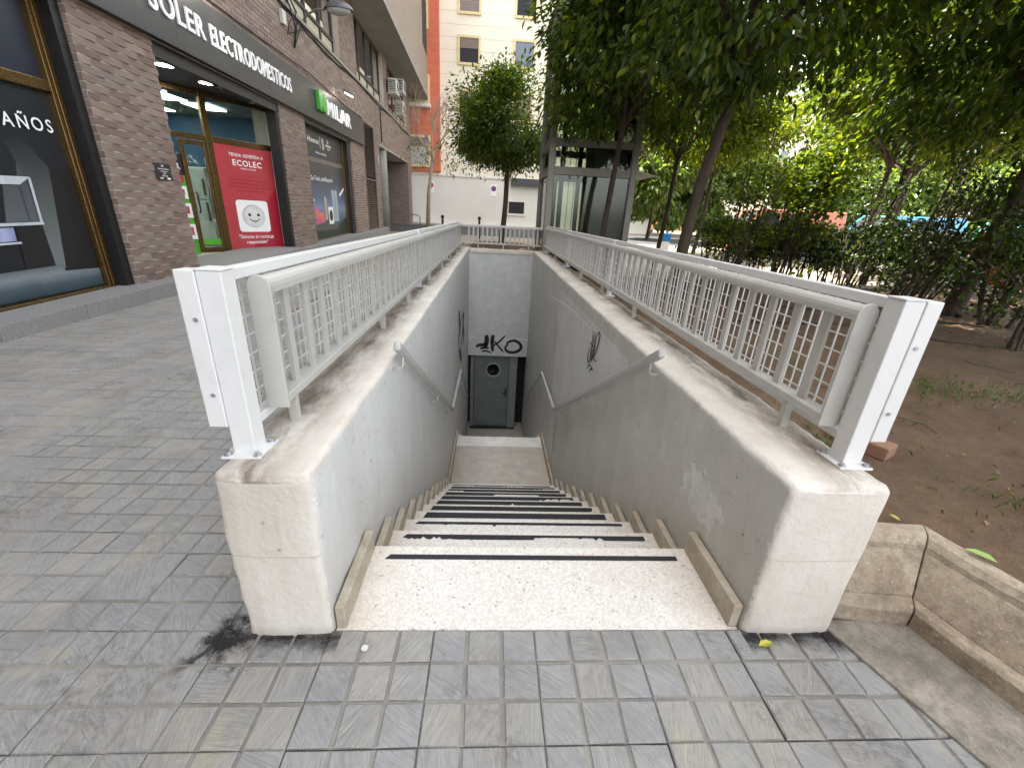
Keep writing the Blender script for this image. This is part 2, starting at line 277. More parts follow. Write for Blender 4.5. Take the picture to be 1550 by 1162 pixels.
M = dict(
    wl=m_wall('left'), wr=m_wall('right'), ww=m_whitewash('whitewashed_concrete'), terrazzo=m_terrazzo(), brick=m_brick(), brickfar=m_brickfar(),
    mortar=simple('mortar', (.50, .42, .36), .95, bump=.3), paver=m_paver('grey_grooved_paving', [(.25, .25, .248), (.265, .268, .27), (.285, .282, .272), (.315, .30, .262), (.27, .262, .245)]),
    paverb=m_paver('brown_grey_block_paving', [(.25, .242, .235), (.28, .268, .25), (.31, .292, .272), (.27, .252, .23), (.32, .305, .275)], .35),
    joint=m_ground('paving_joint_mortar', (.16, .15, .135), (.31, .295, .26), 5), jointb=m_ground('pale_joint_mortar', (.22, .205, .185), (.33, .315, .29), 6),
    dirt=m_dirt(), plaza=m_ground('pale_plaza_paving', (.23, .185, .135), (.33, .275, .21), .7), asphalt=m_ground('asphalt', (.045, .045, .047), (.07, .07, .07)),
    kerb=m_stone('weathered_kerb_stone', (.25, .19, .135), (.46, .385, .295)), gutter=m_stone('gutter_concrete', (.19, .165, .13), (.35, .31, .26)), granite=m_ground('speckled_granite', (.17, .165, .165), (.33, .32, .31), 60),
    alu=m_metal('light_grey_painted_metal', (.47, .46, .43), .42, dirt=.45), white=m_metal('white_painted_metal', (.69, .69, .685), .40, dirt=.22), rail=m_metal('grey_painted_handrail', (.44, .435, .42), .4),
    zinc=m_metal('zinc_bolt', (.55, .57, .60), .35, .9), black=simple('black_sign_panel', (.022, .023, .026), .42, var=.2), jamb=simple('black_shutter_guide', (.012, .012, .013), .45), brass=m_metal('bronze_anodised_frame', (.20, .125, .05), .28, .85, .3),
    strip=simple('black_anti_slip_tape', (.018, .018, .02), .8, bump=.4, bscale=300), skirt=m_ground('stone_skirting', (.30, .245, .175), (.46, .41, .33), 12), door=simple('dark_grey_green_door_paint', (.20, .222, .222), .45), frame=simple('grey_door_frame', (.27, .285, .285), .5),
    paint=simple('black_spray_paint', (.012, .012, .013), .5), lettw=simple('white_letter_face', (.93, .93, .93), .35, var=.02), lettg=simple('green_letter_face', (.07, .40, .04), .4, var=.04), glass=m_glass('shop_glass'), glassd=m_glass('lift_glass', (.82, .86, .80), .02, .0),
    dark=simple('dark_interior', (.02, .021, .023), .8), steel=m_metal('brushed_steel', (.20, .19, .165), .38, .45), concrete=m_ground('soffit_concrete', (.22, .205, .18), (.31, .29, .26), .8), bark=m_bark(), lamp=emis('lamp_light', (1, .93, .8), 9), panel=emis('ceiling_light_panel', (.85, 1, .96), 2.3),
    leafd=m_leaf('orange_tree_leaves', [(.016, .038, .008), (.042, .078, .012), (.090, .135, .018), (.23, .26, .035)], .42), leafs=m_leaf('sunlight_tinted_leaves', [(.020, .042, .007), (.055, .090, .010), (.13, .17, .015), (.28, .30, .028)], .5), leafh=m_leaf('shrub_leaves', [(.010, .022, .006), (.024, .045, .010), (.050, .085, .016), (.11, .15, .028)], .3),  # leafs: sunlight painted into a brighter, yellower leaf colour
    cream=m_ground('cream_render', (.76, .68, .54), (.84, .77, .63), .3), redw=m_brickfar('red_brick_far', a=(.60, .16, .085), b=(.52, .13, .07), mortar=(.48, .15, .09), bw=.5, rh=.16), whitew=m_ground('white_rendered_wall', (.74, .69, .62), (.82, .78, .71), .4), trim=simple('yellow_window_trim', (.68, .55, .30), .7), blind=simple('brown_roller_blind', (.23, .17, .14), .6), lightg=simple('pale_grey_plastic', (.55, .54, .50), .5),
    green=simple('lime_green_film', (.10, .42, .03), .4), blue=simple('blue_shop_wall', (.012, .05, .11), .6), red=simple('poster_red', (.47, .055, .068), .35, var=.06), redd=simple('poster_dark_red', (.40, .02, .04), .35, var=.05),
    poly=simple('rubber', (.02, .02, .02), .8), hose=simple('brown_irrigation_hose', (.05, .03, .02), .7), grass=m_leaf('grass_blades', [(.04, .07, .02), (.07, .11, .03), (.10, .15, .04), (.16, .18, .06)], .2))

# ------------------------------------------------------------------ mesh helpers
class MB:
    def __init__(s, xf=None): s.v = []; s.f = []; s.xf = xf
    def _p(s, p): s.v.append(tuple(s.xf(*p)) if s.xf else tuple(p))
    def poly(s, pts):
        b = len(s.v); [s._p(p) for p in pts]; s.f.append(tuple(range(b, b + len(pts)))); return s
    def box(s, x0, x1, y0, y1, z0, z1):
        b = len(s.v)
        for z in (z0, z1):
            for x, y in ((x0, y0), (x1, y0), (x1, y1), (x0, y1)): s._p((x, y, z))
        s.f += [(b, b + 3, b + 2, b + 1), (b + 4, b + 5, b + 6, b + 7)] + [(b + i, b + (i + 1) % 4, b + 4 + (i + 1) % 4, b + 4 + i) for i in range(4)]; return s
    def bar(s, a, c, w, h=None, up=(0, 0, 1)):
        h = h or w; a = Vector(a); c = Vector(c); d = (c - a).normalized(); u = Vector(up)
        if abs(d.dot(u)) > .98: u = Vector((0, 1, 0))
        x = d.cross(u).normalized(); y = x.cross(d); b = len(s.v)
        for p in (a, c):
            for i, j in ((-1, -1), (1, -1), (1, 1), (-1, 1)): s._p(p + x * i * w / 2 + y * j * h / 2)
        s.f += [(b + 3, b + 2, b + 1, b), (b + 4, b + 5, b + 6, b + 7)] + [(b + i, b + (i + 1) % 4, b + 4 + (i + 1) % 4, b + 4 + i) for i in range(4)]; return s
    def tube(s, pts, r, n=8, r2=None):
        pts = [Vector(p) for p in pts]; k = len(pts); rs = r if isinstance(r, (list, tuple)) else [r + (0 if r2 is None else (r2 - r) * i / (k - 1)) for i in range(k)]
        b = len(s.v); px = None
        for i, p in enumerate(pts):
            d = (pts[min(i + 1, k - 1)] - pts[max(i - 1, 0)]).normalized()
            if px is None:
                u = Vector((0, 0, 1)) if abs(d.z) < .9 else Vector((0, 1, 0)); px = d.cross(u).normalized()
            else: px = (px - d * px.dot(d)).normalized()
            py = d.cross(px)
            for j in range(n):
                a = 2 * math.pi * j / n; s._p(p + (px * math.cos(a) + py * math.sin(a)) * rs[i])
        for i in range(k - 1):
            for j in range(n): s.f.append((b + i * n + j, b + i * n + (j + 1) % n, b + (i + 1) * n + (j + 1) % n, b + (i + 1) * n + j))
        s.f.append(tuple(b + j for j in range(n))[::-1]); s.f.append(tuple(b + (k - 1) * n + j for j in range(n))); return s
    def prism(s, poly, d):
        """poly: 3D points, d: extrusion vector"""
        n = len(poly); b = len(s.v)
        for p in poly: s._p(p)
        for p in poly: s._p(tuple(Vector(p) + Vector(d)))
        s.f += [tuple(range(b, b + n))[::-1], tuple(range(b + n, b + 2 * n))] + [(b + i, b + (i + 1) % n, b + n + (i + 1) % n, b + n + i) for i in range(n)]; return s
def mesh_of(mb, name, off=(0, 0, 0)):
    m = bpy.data.meshes.new(name); o = off
    m.from_pydata([(x - o[0], y - o[1], z - o[2]) for x, y, z in mb.v], [], mb.f); m.validate(); m.update(); return m
def root(name, label, cat, loc=(0, 0, 0), group=None):
    o = bpy.data.objects.new(name, None); COL.objects.link(o); o.location = loc; o.empty_display_size = .2
    o['label'] = label; o['category'] = cat
    if group: o['group'] = group
    return o
def wloc(o):
    p = Vector((0, 0, 0))
    while o: p = p + o.location; o = o.parent
    return p
def obj(name, mb, mat, parent=None, label=None, kind=None, cat=None, group=None, bevel=0, smooth=False, loc=None, local=False):
    base = (0, 0, 0) if local else (wloc(parent) if parent else (loc or (0, 0, 0)))
    me = mb if isinstance(mb, bpy.types.Mesh) else mesh_of(mb, name, base)
    o = bpy.data.objects.new(name, me); COL.objects.link(o)
    if mat and not len(me.materials): me.materials.append(mat)
    if parent: o.parent = parent
    elif loc: o.location = loc
    for k, v in (('label', label), ('kind', kind), ('category', cat), ('group', group)):
        if v: o[k] = v
    if bevel:
        b = o.modifiers.new('bevel', 'BEVEL'); b.width = bevel; b.segments = 2; b.limit_method = 'ANGLE'; b.angle_limit = R(40)
    if smooth:
        for p in me.polygons: p.use_smooth = True
    return o
def copy_tree(o, parent=None, label=None):
    c = o.copy(); COL.objects.link(c); c.parent = parent
    for ch in [x for x in ALLCH.get(o.name, []) ] or list(o.children): copy_tree(ch, c)
    if label: c['label'] = label
    return c
ALLCH = {}

def text_mesh(body, align_w=None, h=1.0, ext=0.0, bold=0.0, P0=(0, 0, 0), U=(1, 0, 0), V=(0, 0, 1), N=(0, -1, 0), gap=.09, per_letter=False, w=None):
    """lettering: returns list of (char, MB) with the run fitted to width w and cap height h, origin at its lower left corner"""
    def glyph(ch):
        c = bpy.data.curves.new('glyph', 'FONT'); c.body = ch; c.size = 1; c.extrude = .5 if ext else 0; c.offset = bold; c.resolution_u = 3
        t = bpy.data.objects.new('glyph', c); COL.objects.link(t); dg = bpy.context.evaluated_depsgraph_get(); me = bpy.data.meshes.new_from_object(t.evaluated_get(dg))
        v = [tuple(x.co) for x in me.vertices]; f = [tuple(p.vertices) for p in me.polygons]; bpy.data.objects.remove(t); bpy.data.curves.remove(c); bpy.data.meshes.remove(me); return v, f
    run = []; x = 0
    for ch in body:
        if ch == ' ': x += .28; continue
        if ch not in GL: GL[ch, bold, bool(ext)] = GL.get((ch, bold, bool(ext))) or glyph(ch)
        v, f = GL[ch, bold, bool(ext)]
        if not v: x += .3; continue
        x0 = min(p[0] for p in v); x1 = max(p[0] for p in v); run.append((ch, x - x0, v, f)); x += x1 - x0 + gap
    x -= gap; cap = .70; sy = h / cap; sx = (w / x) if w else sy
    P0, U, V, N = Vector(P0), Vector(U), Vector(V), Vector(N); out = []
    for ch, dx, v, f in run:
        m = MB(); m.v = [tuple(P0 + U * (p[0] + dx) * sx + V * p[1] * sy + N * ((p[2] + .5) * ext if ext else .0)) for p in v]; m.f = f; out.append((ch, m))
    return out
GL = {}
def joined(run):
    m = MB()
    for _, g in run:
        b = len(m.v); m.v += g.v; m.f += [tuple(i + b for i in f) for f in g.f]
    return m

# ------------------------------------------------------------------ ground
def gz(y): return 0 if y < 9.6 else .02 * (min(y, 34) - 9.6)
g = MB(); g.poly([(-14, -4, -.012), (-.6, -4, -.012), (-.6, 9.62, -.012), (-14, 9.62, -.012)]); g.poly([(-.6, -4, -.012), (1.7, -4, -.012), (1.7, 1.02, -.012), (-.6, 1.02, -.012)])
pav = obj('pavement', g, M['joint'], kind='structure')
g = MB()
ys = [9.62, 15, 22, 34, 60, 120, 300]; 
for a, b in zip(ys[:-1], ys[1:]): g.poly([(-200, a, gz(a) - .012), (300, a, gz(a) - .012), (300, b, gz(b) - .012), (-200, b, gz(b) - .012)])
g.poly([(1.1, -6, -.02), (300, -6, -.02), (300, 9.62, -.012), (1.1, 9.62, -.012)])
obj('plaza_ground', g, M['plaza'], kind='structure')
g = MB(); g.poly([(-40, 23, gz(23) + .0), (60, 23, gz(23)), (60, 31, gz(31)), (-40, 31, gz(31))]); obj('side_street', g, M['asphalt'], kind='structure')
g = MB(); g.poly([(12.5, 16, gz(16) + .0), (90, 16, gz(16)), (90, 22.9, gz(22.9)), (12.5, 22.9, gz(22.9))]); obj('road', g, M['asphalt'], kind='structure')

def slab_mb(c, n, gw, seed, mode):
    """a paving slab of n x n raised cells; mode 0 crisp, 1 worn nearly flat, 2 one merged patch"""
    m = MB(); rd = random.Random(seed); W = c * n / 2; e = .0012
    for i in range(n):
        for j in range(n):
            if mode == 2 and (i + j * n) in (0, 1, 3, 4) and n == 3:
                if i or j: continue
                x0, x1, y0, y1 = -W + e, -W + 2 * c - gw, -W + e, -W + 2 * c - gw
            else: x0, x1, y0, y1 = -W + i * c + (e if i == 0 else gw / 2), -W + (i + 1) * c - (e if i == n - 1 else gw / 2), -W + j * c + (e if j == 0 else gw / 2), -W + (j + 1) * c - (e if j == n - 1 else gw / 2)
            q = lambda: rd.uniform(-.0016, .0016); t = .0 + rd.uniform(-.001, .001); b = -.006 if mode != 1 else -.0035; k = .004
            P = [(x0 + q(), y0 + q(), b), (x1 + q(), y0 + q(), b), (x1 + q(), y1 + q(), b), (x0 + q(), y1 + q(), b)]
            T = [(p[0] + sx * k, p[1] + sy * k, t) for p, (sx, sy) in zip(P, ((1, 1), (-1, 1), (-1, -1), (1, -1)))]
            o = len(m.v); m.v += P + T; m.f.append((o + 4, o + 5, o + 6, o + 7)); m.f += [(o + a, o + (a + 1) % 4, o + 4 + (a + 1) % 4, o + 4 + a) for a in range(4)]
    o = len(m.v); m.v += [(-W + e, -W + e, -.0062), (W - e, -W + e, -.0062), (W - e, W - e, -.0062), (-W + e, W - e, -.0062)]; m.f.append((o, o + 1, o + 2, o + 3))
    m.v += [(x, y, -.011) for x, y, _ in m.v[o:o + 4]]; m.f += [(o + a, o + 4 + a, o + 4 + (a + 1) % 4, o + (a + 1) % 4) for a in range(4)]
    return m
FA = math.atan2(-.038, .999)                                 # the shop front runs slightly left of the stair axis
slabs = []
def seam_x(y): return -2.40 - .045 * (y - 1.9)
C1 = .1115
for i in range(-24, 8):
    for j in range(-4, 30):
        x, y = -.487 + (i + .5) * C1 * 3, 1.013 + (j - 1.5) * C1 * 3 - .001
        if y > 9.7 or (x < seam_x(y) - .02): continue
        if y > 1.0 and x > -.5: continue
        if x > 1.36: continue
        if not seen((x, y, 0), 1100): continue
        slabs.append((x, y, 0, 3, C1, 'a'))
C2 = .14
for i in range(-1, 14):
    for j in range(0, 40):
        s, t = 1.0 + (j + .5) * C2 * 3, .42 + (i + .5) * C2 * 3
        x, y = -4.505 - .038 * s + t * .999, s + t * .038
        if x > seam_x(y) - .20 or y > 9.6 or not seen((x, y, 0), 900): continue
        slabs.append((x, y, -FA, 3, C2, 'b'))
slabs.sort(key=lambda q: q[0] ** 2 + q[1] ** 2 + (0 if seen((q[0], q[1], 0), 120) else 1000))
protos = {}
for q in 'ab':
    for k in range(6):
        mode = (0, 0, 1, 0, 2, 1)[k] if q == 'a' else (0, 1, 0, 1, 0, 0)[k]
        me = mesh_of(slab_mb(C1 if q == 'a' else C2, 3, .010 if q == 'a' else .011, 10 + k, mode), 'paving_slab'); me.materials.append(M['paver'] if q == 'a' else M['paverb']); me.materials.append(M['joint'] if q == 'a' else M['jointb']); protos[q, k] = me
        for f_ in me.polygons: f_.material_index = 1 if all(me.vertices[i].co.z < -.005 for i in f_.vertices) else 0
rest = {'a': MB(), 'b': MB()}
cnt = 0
for x, y, rz, n, c, q in slabs:
    k = random.randrange(6); rot = rz + random.choice((0, 1, 2, 3)) * math.pi / 2 + random.uniform(-.006, .006); z = random.uniform(-.0015, .0015) + (.0035 if q == 'a' else .004)
    clip = (q == 'a' and ((x > seam_x(y) - .02 and x < seam_x(y) + .17) or (y > .84 and y < 1.05 and x > -.6 and x < 1.4) or x > 1.05))
    if cnt < 296:
        o = bpy.data.objects.new('paving_slab', protos[q, k]); COL.objects.link(o); o.parent = pav; o.location = (x, y, z); o.rotation_euler = (random.uniform(-.004, .004), random.uniform(-.004, .004), rot); cnt += 1
    else:
        m = rest[q]; b = len(m.v); ca, sa = math.cos(rot), math.sin(rot)
        m.v += [(x + ca * v.co.x - sa * v.co.y, y + sa * v.co.x + ca * v.co.y, z + v.co.z) for v in protos[q, k].vertices]; m.f += [tuple(i + b for i in p.vertices) for p in protos[q, k].polygons]
for q, mt in (('a', 'paver'), ('b', 'paverb')):
    if rest[q].v: obj('far_paving_slabs', rest[q], M[mt], pav, kind='stuff')
# mortar strip where the two pavings meet, at the front of the stair and beside the left parapet
g = MB(); g.poly([(seam_x(-1) - .23, -1, .0005), (seam_x(-1), -1, .0005), (seam_x(9.6), 9.6, .0005), (seam_x(9.6) - .25, 9.6, .0005)]); obj('mortar_seam', g, M['jointb'], pav)
g = MB(); g.poly([(-.80, 1.0, .0068), (-.74, 1.0, .0068), (-.74, 9.6, .0068), (-.79, 9.6, .0068)]); obj('mortar_fillet', g, M['paver'], pav)

# gutter slab and kerb of the planting bed
kd = Vector((.27, -.96, 0)).normalized(); kn = Vector((.96, .27, 0)).normalized(); K0 = Vector((1.522, 1.018, 0))
gut = root('gutter', 'flat worn concrete gutter strip between the paving and the stepped kerb', 'gutter', (1.4, .9, 0))
for a, b in ((-.02, .62), (.63, 1.3), (1.31, 2.2)):
    g = MB(); P = lambda s, t: K0 + kd * s + kn * t
    A = [Vector((1.205 + .345 * (a if a > 0 else 0), 1.0 - .94 * max(a, 0), 0)), Vector((1.205 + .345 * b, 1.0 - .94 * b, 0)), P(b, .02), P(a, .02)]
    if a < 0: A = [Vector((1.205, 1.045, 0)), A[1], A[2], Vector((1.55, 1.03, 0))]
    g.prism([(p.x, p.y, -.02) for p in A], (0, 0, .033)); obj('gutter_slab', g, M['gutter'], gut, bevel=.004)
kerb = root('stone_kerb', 'stepped weathered stone kerb round the earth bed at the right pillar', 'kerb', (1.6, .9, 0))
prof = [[(0, -.02), (0, .075), (.012, .09), (.045, .092), (.2, .092), (.2, -.02)], [(.05, .0925), (.115, .222), (.125, .235), (.128, .258), (.145, .28), (.165, .284), (.215, .278), (.22, .0925)]]
def kerb_piece(a0, a1, dirv, out, name, pr, rough=.004, label=None):
    m = MB(); n = 7; rings = []
    for i in range(n):
        p = a0 + (a1 - a0) * (i / (n - 1)); r = []
        for o, z in pr:
            q = p + out(i / (n - 1)) * o; nz = noise.noise(Vector((q.x * 9, q.y * 9, z * 9 + 3))) * rough; r.append((q.x + nz, q.y + nz, z + nz))
        rings.append(r)
    for r in rings: m.v += r
    k = len(pr)
    for i in range(n - 1):
        for j in range(k): m.f.append((i * k + j, i * k + (j + 1) % k, (i + 1) * k + (j + 1) % k, (i + 1) * k + j))
    m.f.append(tuple(range(k))[::-1]); m.f.append(tuple((n - 1) * k + j for j in range(k)))
    obj(name, m, M['kerb'], kerb, smooth=False, bevel=.003, label=label)
mit = (Vector((0, 1, 0)) * 1 + kn * 1); mit = mit / mit.dot(kn)
for pi, pr in enumerate(prof):
    a0 = Vector((1.19, 1.062, 0)); kerb_piece(a0, K0, None, lambda f: Vector((0, 1, 0)) * (1 - f) + mit * f if f < 1 else mit, 'kerb_stone', pr)
    j = 0.006
    for a, b in ((0, .75), (.75, 1.55), (1.55, 2.4)):
        kerb_piece(K0 + kd * (a + j if a else .004), K0 + kd * (b - j), None, (lambda f, a=a: mit * (1 - f) + kn * f) if a == 0 else (lambda f: kn), 'kerb_stone', pr)
# earth bed
def BEDZ(x, y): return .262 + .035 * noise.noise(Vector((x * .9, y * .9, 0))) + .012 * noise.noise(Vector((x * 5, y * 5, 1)))
m = MB(); NX, NY = 118, 134; X0, Y0, ST = 1.23, -2.2, .082
idx = {}
for i in range(NX):
    for j in range(NY):
        x, y = X0 + i * ST, Y0 + j * ST
        if y < 1.17:
            lx = (K0 + kn * .17).x + (1.2 - y) * .27 / .96
            if x < lx + .02:
                if x > lx - ST - .02: x = lx + .0
                else: continue
        z = .262 + .035 * noise.noise(Vector((x * .9, y * .9, 0))) + .012 * noise.noise(Vector((x * 5, y * 5, 1))) + .010 * noise.noise(Vector((x * 14, y * 14, 2)))
        if x < 1.4 or y < 1.6: z = max(.258, min(z, .268)) + .004 * noise.noise(Vector((x * 14, y * 14, 2)))
        idx[i, j] = len(m.v); m.v.append((x, y, z))
for (i, j), a in idx.items():
    q = [idx.get(k) for k in ((i + 1, j), (i + 1, j + 1), (i, j + 1))]
    if None not in q: m.f.append((a, *q))
obj('earth_bed', m, M['dirt'], kind='structure', smooth=True)
g = MB(); g.box(1.23, 10.95, 8.72, 8.84, -.02, .30); g.box(10.85, 10.97, -2.2, 8.72, -.02, .30)
obj('bed_edging', g, M['kerb'], cat='kerb', label='long straight stone edging at the far side of the earth bed behind the hedge')
# tufts of grass, pebbles and leaf litter on the bed
m = MB()
def blade(x, y, z, h, a, w=.004):
    dx, dy = math.cos(a), math.sin(a); l = random.uniform(.3, .9) * h; b = len(m.v)
    m.v += [(x - dy * w, y + dx * w, z), (x + dy * w, y - dx * w, z), (x + dx * l * .4, y + dy * l * .4, z + h * .7), (x + dx * l, y + dy * l, z + h * .8)]; m.f += [(b, b + 1, b + 2), (b + 1, b + 3, b + 2)]
for cx_, cy_, sp, n in ((2.35, 1.35, .35, 300), (3.3, 2.7, .4, 650), (3.9, 2.6, .5, 700), (2.1, 2.2, .5, 250), (4.6, 2.2, .6, 500), (2.6, 3.3, .8, 250), (1.75, 1.9, .2, 150), (5.5, 4, 1.2, 500)):
    for _ in range(n * 2 // 5): bx_, by_ = random.gauss(cx_, sp * .5), random.gauss(cy_, sp * .35); blade(bx_, by_, BEDZ(bx_, by_) - .003, random.uniform(.015, .05), random.uniform(0, 6.28))
obj('grass_tufts', m, M['grass'], kind='stuff')
m = MB()
for _ in range(1500):
    x, y = random.uniform(1.7, 8), random.uniform(1.3, 8); s_ = random.choice((.003, .004, .005, .006, .009)); b = len(m.v)
    for k in range(6):
        a = k * math.pi / 3; m.v.append((x + s_ * math.cos(a) * random.uniform(.7, 1.3), y + s_ * math.sin(a) * random.uniform(.7, 1.3), BEDZ(x, y) - .002))
    zt_ = BEDZ(x, y) + s_ * .45; m.v.append((x, y, zt_)); m.f += [(b + k, b + (k + 1) % 6, b + 6) for k in range(6)]
obj('pebbles', m, simple('earthy_pebbles', (.22, .16, .11), .9, var=.4), kind='stuff')
m = MB()
for _ in range(700):
    x, y = random.uniform(1.6, 8.5), random.uniform(1.2, 8.5); L = random.uniform(.02, .05); a = random.uniform(0, 6.28); c_, s_ = math.cos(a) * L, math.sin(a) * L; z = BEDZ(x, y) + .006
    m.poly([(x, y, z + .004), (x + c_ * .5 - s_ * .25, y + s_ * .5 + c_ * .25, z + random.uniform(.002, .012)), (x + c_, y + s_, z + .002), (x + c_ * .5 + s_ * .25, y + s_ * .5 - c_ * .25, z + random.uniform(.002, .012))])
obj('leaf_litter', m, simple('dry_leaf', (.15, .09, .04), .8, var=.5), kind='stuff')
m = MB()
for _ in range(160):
    x, y = random.uniform(1.8, 8), random.uniform(1.4, 8.3); a = random.uniform(0, 6.28); L = random.uniform(.08, .3)
    z = BEDZ(x, y); m.tube([(x, y, z + .005), (x + math.cos(a) * L / 2, y + math.sin(a) * L / 2, z + .012), (x + math.cos(a + .4) * L, y + math.sin(a + .4) * L, z + .005)], .0025, 4)
obj('fallen_twigs', m, M['bark'], kind='stuff')
for k, (pts, lab) in enumerate((([(1.6, 6.3), (3.5, 6.2), (5.1, 5.6), (6.2, 5.1), (7.6, 4.2), (9.3, 3.2)], 'dark irrigation hose on the earth closest to the hedge stems'), ([(3.0, 4.9), (4.2, 4.85), (5.0, 4.3), (5.8, 3.7), (7.0, 2.6)], 'dark irrigation hose crossing the open middle of the earth bed'))):
    obj('irrigation_hose', MB().tube([(x, y, BEDZ(x, y) + .010) for x, y in pts], .012, 8), M['hose'], label=lab, cat='hose', group='irrigation hoses', smooth=True)
def leafthing(x, y, z, L, a, mat, lab):
    c_, s_ = math.cos(a), math.sin(a); P = lambda u, v, w: (x + c_ * u * L - s_ * v * L, y + s_ * u * L + c_ * v * L, z + w * L); m = MB()
    for i in (-1, 1): m.poly([P(0, 0, .02), P(.3, .2 * i, .12), P(.7, .2 * i, .14), P(1, 0, .05)][::i])
    obj('fallen_leaf', m, mat, label=lab, cat='leaf', group='fallen leaves')
yl = simple('yellow_leaf', (.42, .40, .04), .5); gl_ = simple('light_green_leaf', (.28, .42, .10), .5)
leafthing(.93, .945, .010, .055, .2, yl, 'yellow leaf lying on the paving just in front of the right pillar')
leafthing(1.70, 1.10, .288, .085, -1.0, gl_, 'pale green leaf lying on top of the kerb corner')
leafthing(1.62, 1.26, .275, .04, 1.9, yl, 'small curled yellow leaf on the earth beside the kerb corner')
leafthing(2.15, 2.0, .275, .06, .9, gl_, 'green leaf on the earth next to the loose red brick')
m = MB(); m.tube([(-.362, .946, .006), (-.362, .946, .010)], .011, 9); obj('chewing_gum', m, M['lightg'], label='pale blue flattened gum blob on the paving in front of the stair', cat='gum')
br = MB(); br.box(-.06, .06, -.12, .12, 0, .07); o = obj('loose_brick', br, simple('red_clay', (.24, .13, .08), .85, bump=.5), label='loose red brick lying on the earth behind the right pillar', cat='brick', local=True, bevel=.006); o.location = (1.98, 1.86, .255); o.rotation_euler = (0, 0, .5)

# ------------------------------------------------------------------ stairwell
def parapet(name, x0, x1, mat, label, ztop=.612):
    m = MB(); r = .022; pr = []
    def arc(cx_, cz, a0):
        for k in range(5): a = a0 + k / 4 * math.pi / 2; pr.append((cx_ + r * math.cos(a), cz + r * math.sin(a)))
    pr.append((x0, -4.0)); 
    for z in (-3, -2, -1, -.02): pr.append((x0, z))
    for z in np.linspace(.04, ztop - .05, 10): pr.append((x0, z))
    arcL = [(x0 + r - r * math.cos(k / 4 * math.pi / 2), ztop - r + r * math.sin(k / 4 * math.pi / 2)) for k in range(5)]; pr += arcL
    for f in np.linspace(.1, .9, 7): pr.append((x0 + (x1 - x0) * f, ztop))
    pr += [(x1 - (p[0] - x0), p[1]) for p in arcL[::-1]]
    for z in np.linspace(ztop - .05, .04, 10): pr.append((x1, z))
    for z in (-.02, -1, -2, -3, -4): pr.append((x1, z))
    cx_, n = (x0 + x1) / 2, len(pr)
    yy = [1.0, 1.003, 1.009, 1.02] + list(np.arange(1.045, 1.7, .03)) + list(np.arange(1.7, 4, .08)) + list(np.arange(4, 9.76, .25)); ins = [.020, .010, .003, 0] + [0] * 400
    for i, y in enumerate(yy):
        for px, pz in pr:
            k = ins[i]; x = px + (k if px < cx_ - .02 else -k if px > cx_ + .02 else 0); z = pz - (k if pz > ztop - .03 else 0)
            am = .0045 if z > -.1 else .001
            am2 = am + (.009 if (abs(x - x0) < .03 or abs(x - x1) < .03) and (z > ztop - .04 or y < 1.03) else 0)
            q = Vector((x * 7, y * 7, z * 7)); q2 = Vector((x * 34, y * 34, z * 34))
            m.v.append((x + noise.noise(q) * am + noise.noise(q2) * am2 * .4, y + (noise.noise(q + Vector((5, 0, 0))) * am + noise.noise(q2) * am2 * .4 if y < 1.2 else 0), z + noise.noise(q + Vector((0, 5, 0))) * am + noise.noise(q2 + Vector((0, 9, 0))) * am2 * .4))
    for i in range(len(yy) - 1):
        for j in range(n - 1): m.f.append((i * n + j, i * n + j + 1, (i + 1) * n + j + 1, (i + 1) * n + j))
    # front cap as rows between mirrored profile points
    h = n // 2
    cap = []
    for j in range(h): 
        a, b = j, n - 1 - j; row = [a]
        for f in (.25, .5, .75):
            A, B = m.v[a], m.v[b]; q = Vector((A[0] + (B[0] - A[0]) * f, 1.0, A[2] + (B[2] - A[2]) * f)); m.v.append((q.x, q.y - .003 + noise.noise(q * 7) * .005, q.z)); row.append(len(m.v) - 1)
        row.append(b); cap.append(row)
    for a, b in zip(cap[:-1], cap[1:]):
        if a == cap[0]: pass
        for k in range(4): m.f.append((a[k], a[k + 1], b[k + 1], b[k]))
    m.f.append(tuple(cap[-1]) + ((h,) if n % 2 else ()))
    r_ = root(name, label, 'wall', ((x0 + x1) / 2, 1.0, 0)); obj('concrete_wall', m, mat, r_, smooth=True); return r_
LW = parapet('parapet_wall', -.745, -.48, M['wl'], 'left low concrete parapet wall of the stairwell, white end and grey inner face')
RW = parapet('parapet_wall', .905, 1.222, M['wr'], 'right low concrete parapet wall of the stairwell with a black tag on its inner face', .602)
BW = root('stairwell_end_wall', 'pale grey wall closing the far end of the stairwell above the door', 'wall', (.2, 9.5, -1.8))
obj('wall', MB().box(-.48, .905, 9.50, 9.75, -1.36, .52), simple('pale_grey_wall_paint', (.60, .60, .595), .7, var=.10, bump=.25, bscale=40), BW)
obj('lintel', MB().box(-.48, .905, 9.485, 9.75, -1.79, -1.362), simple('lintel_paint', (.62, .62, .615), .7, var=.08, bump=.25, bscale=40), BW, bevel=.006)
obj('coping', MB().box(-.478, .903, 9.47, 9.78, .522, .60), M['ww'], BW, bevel=.012)
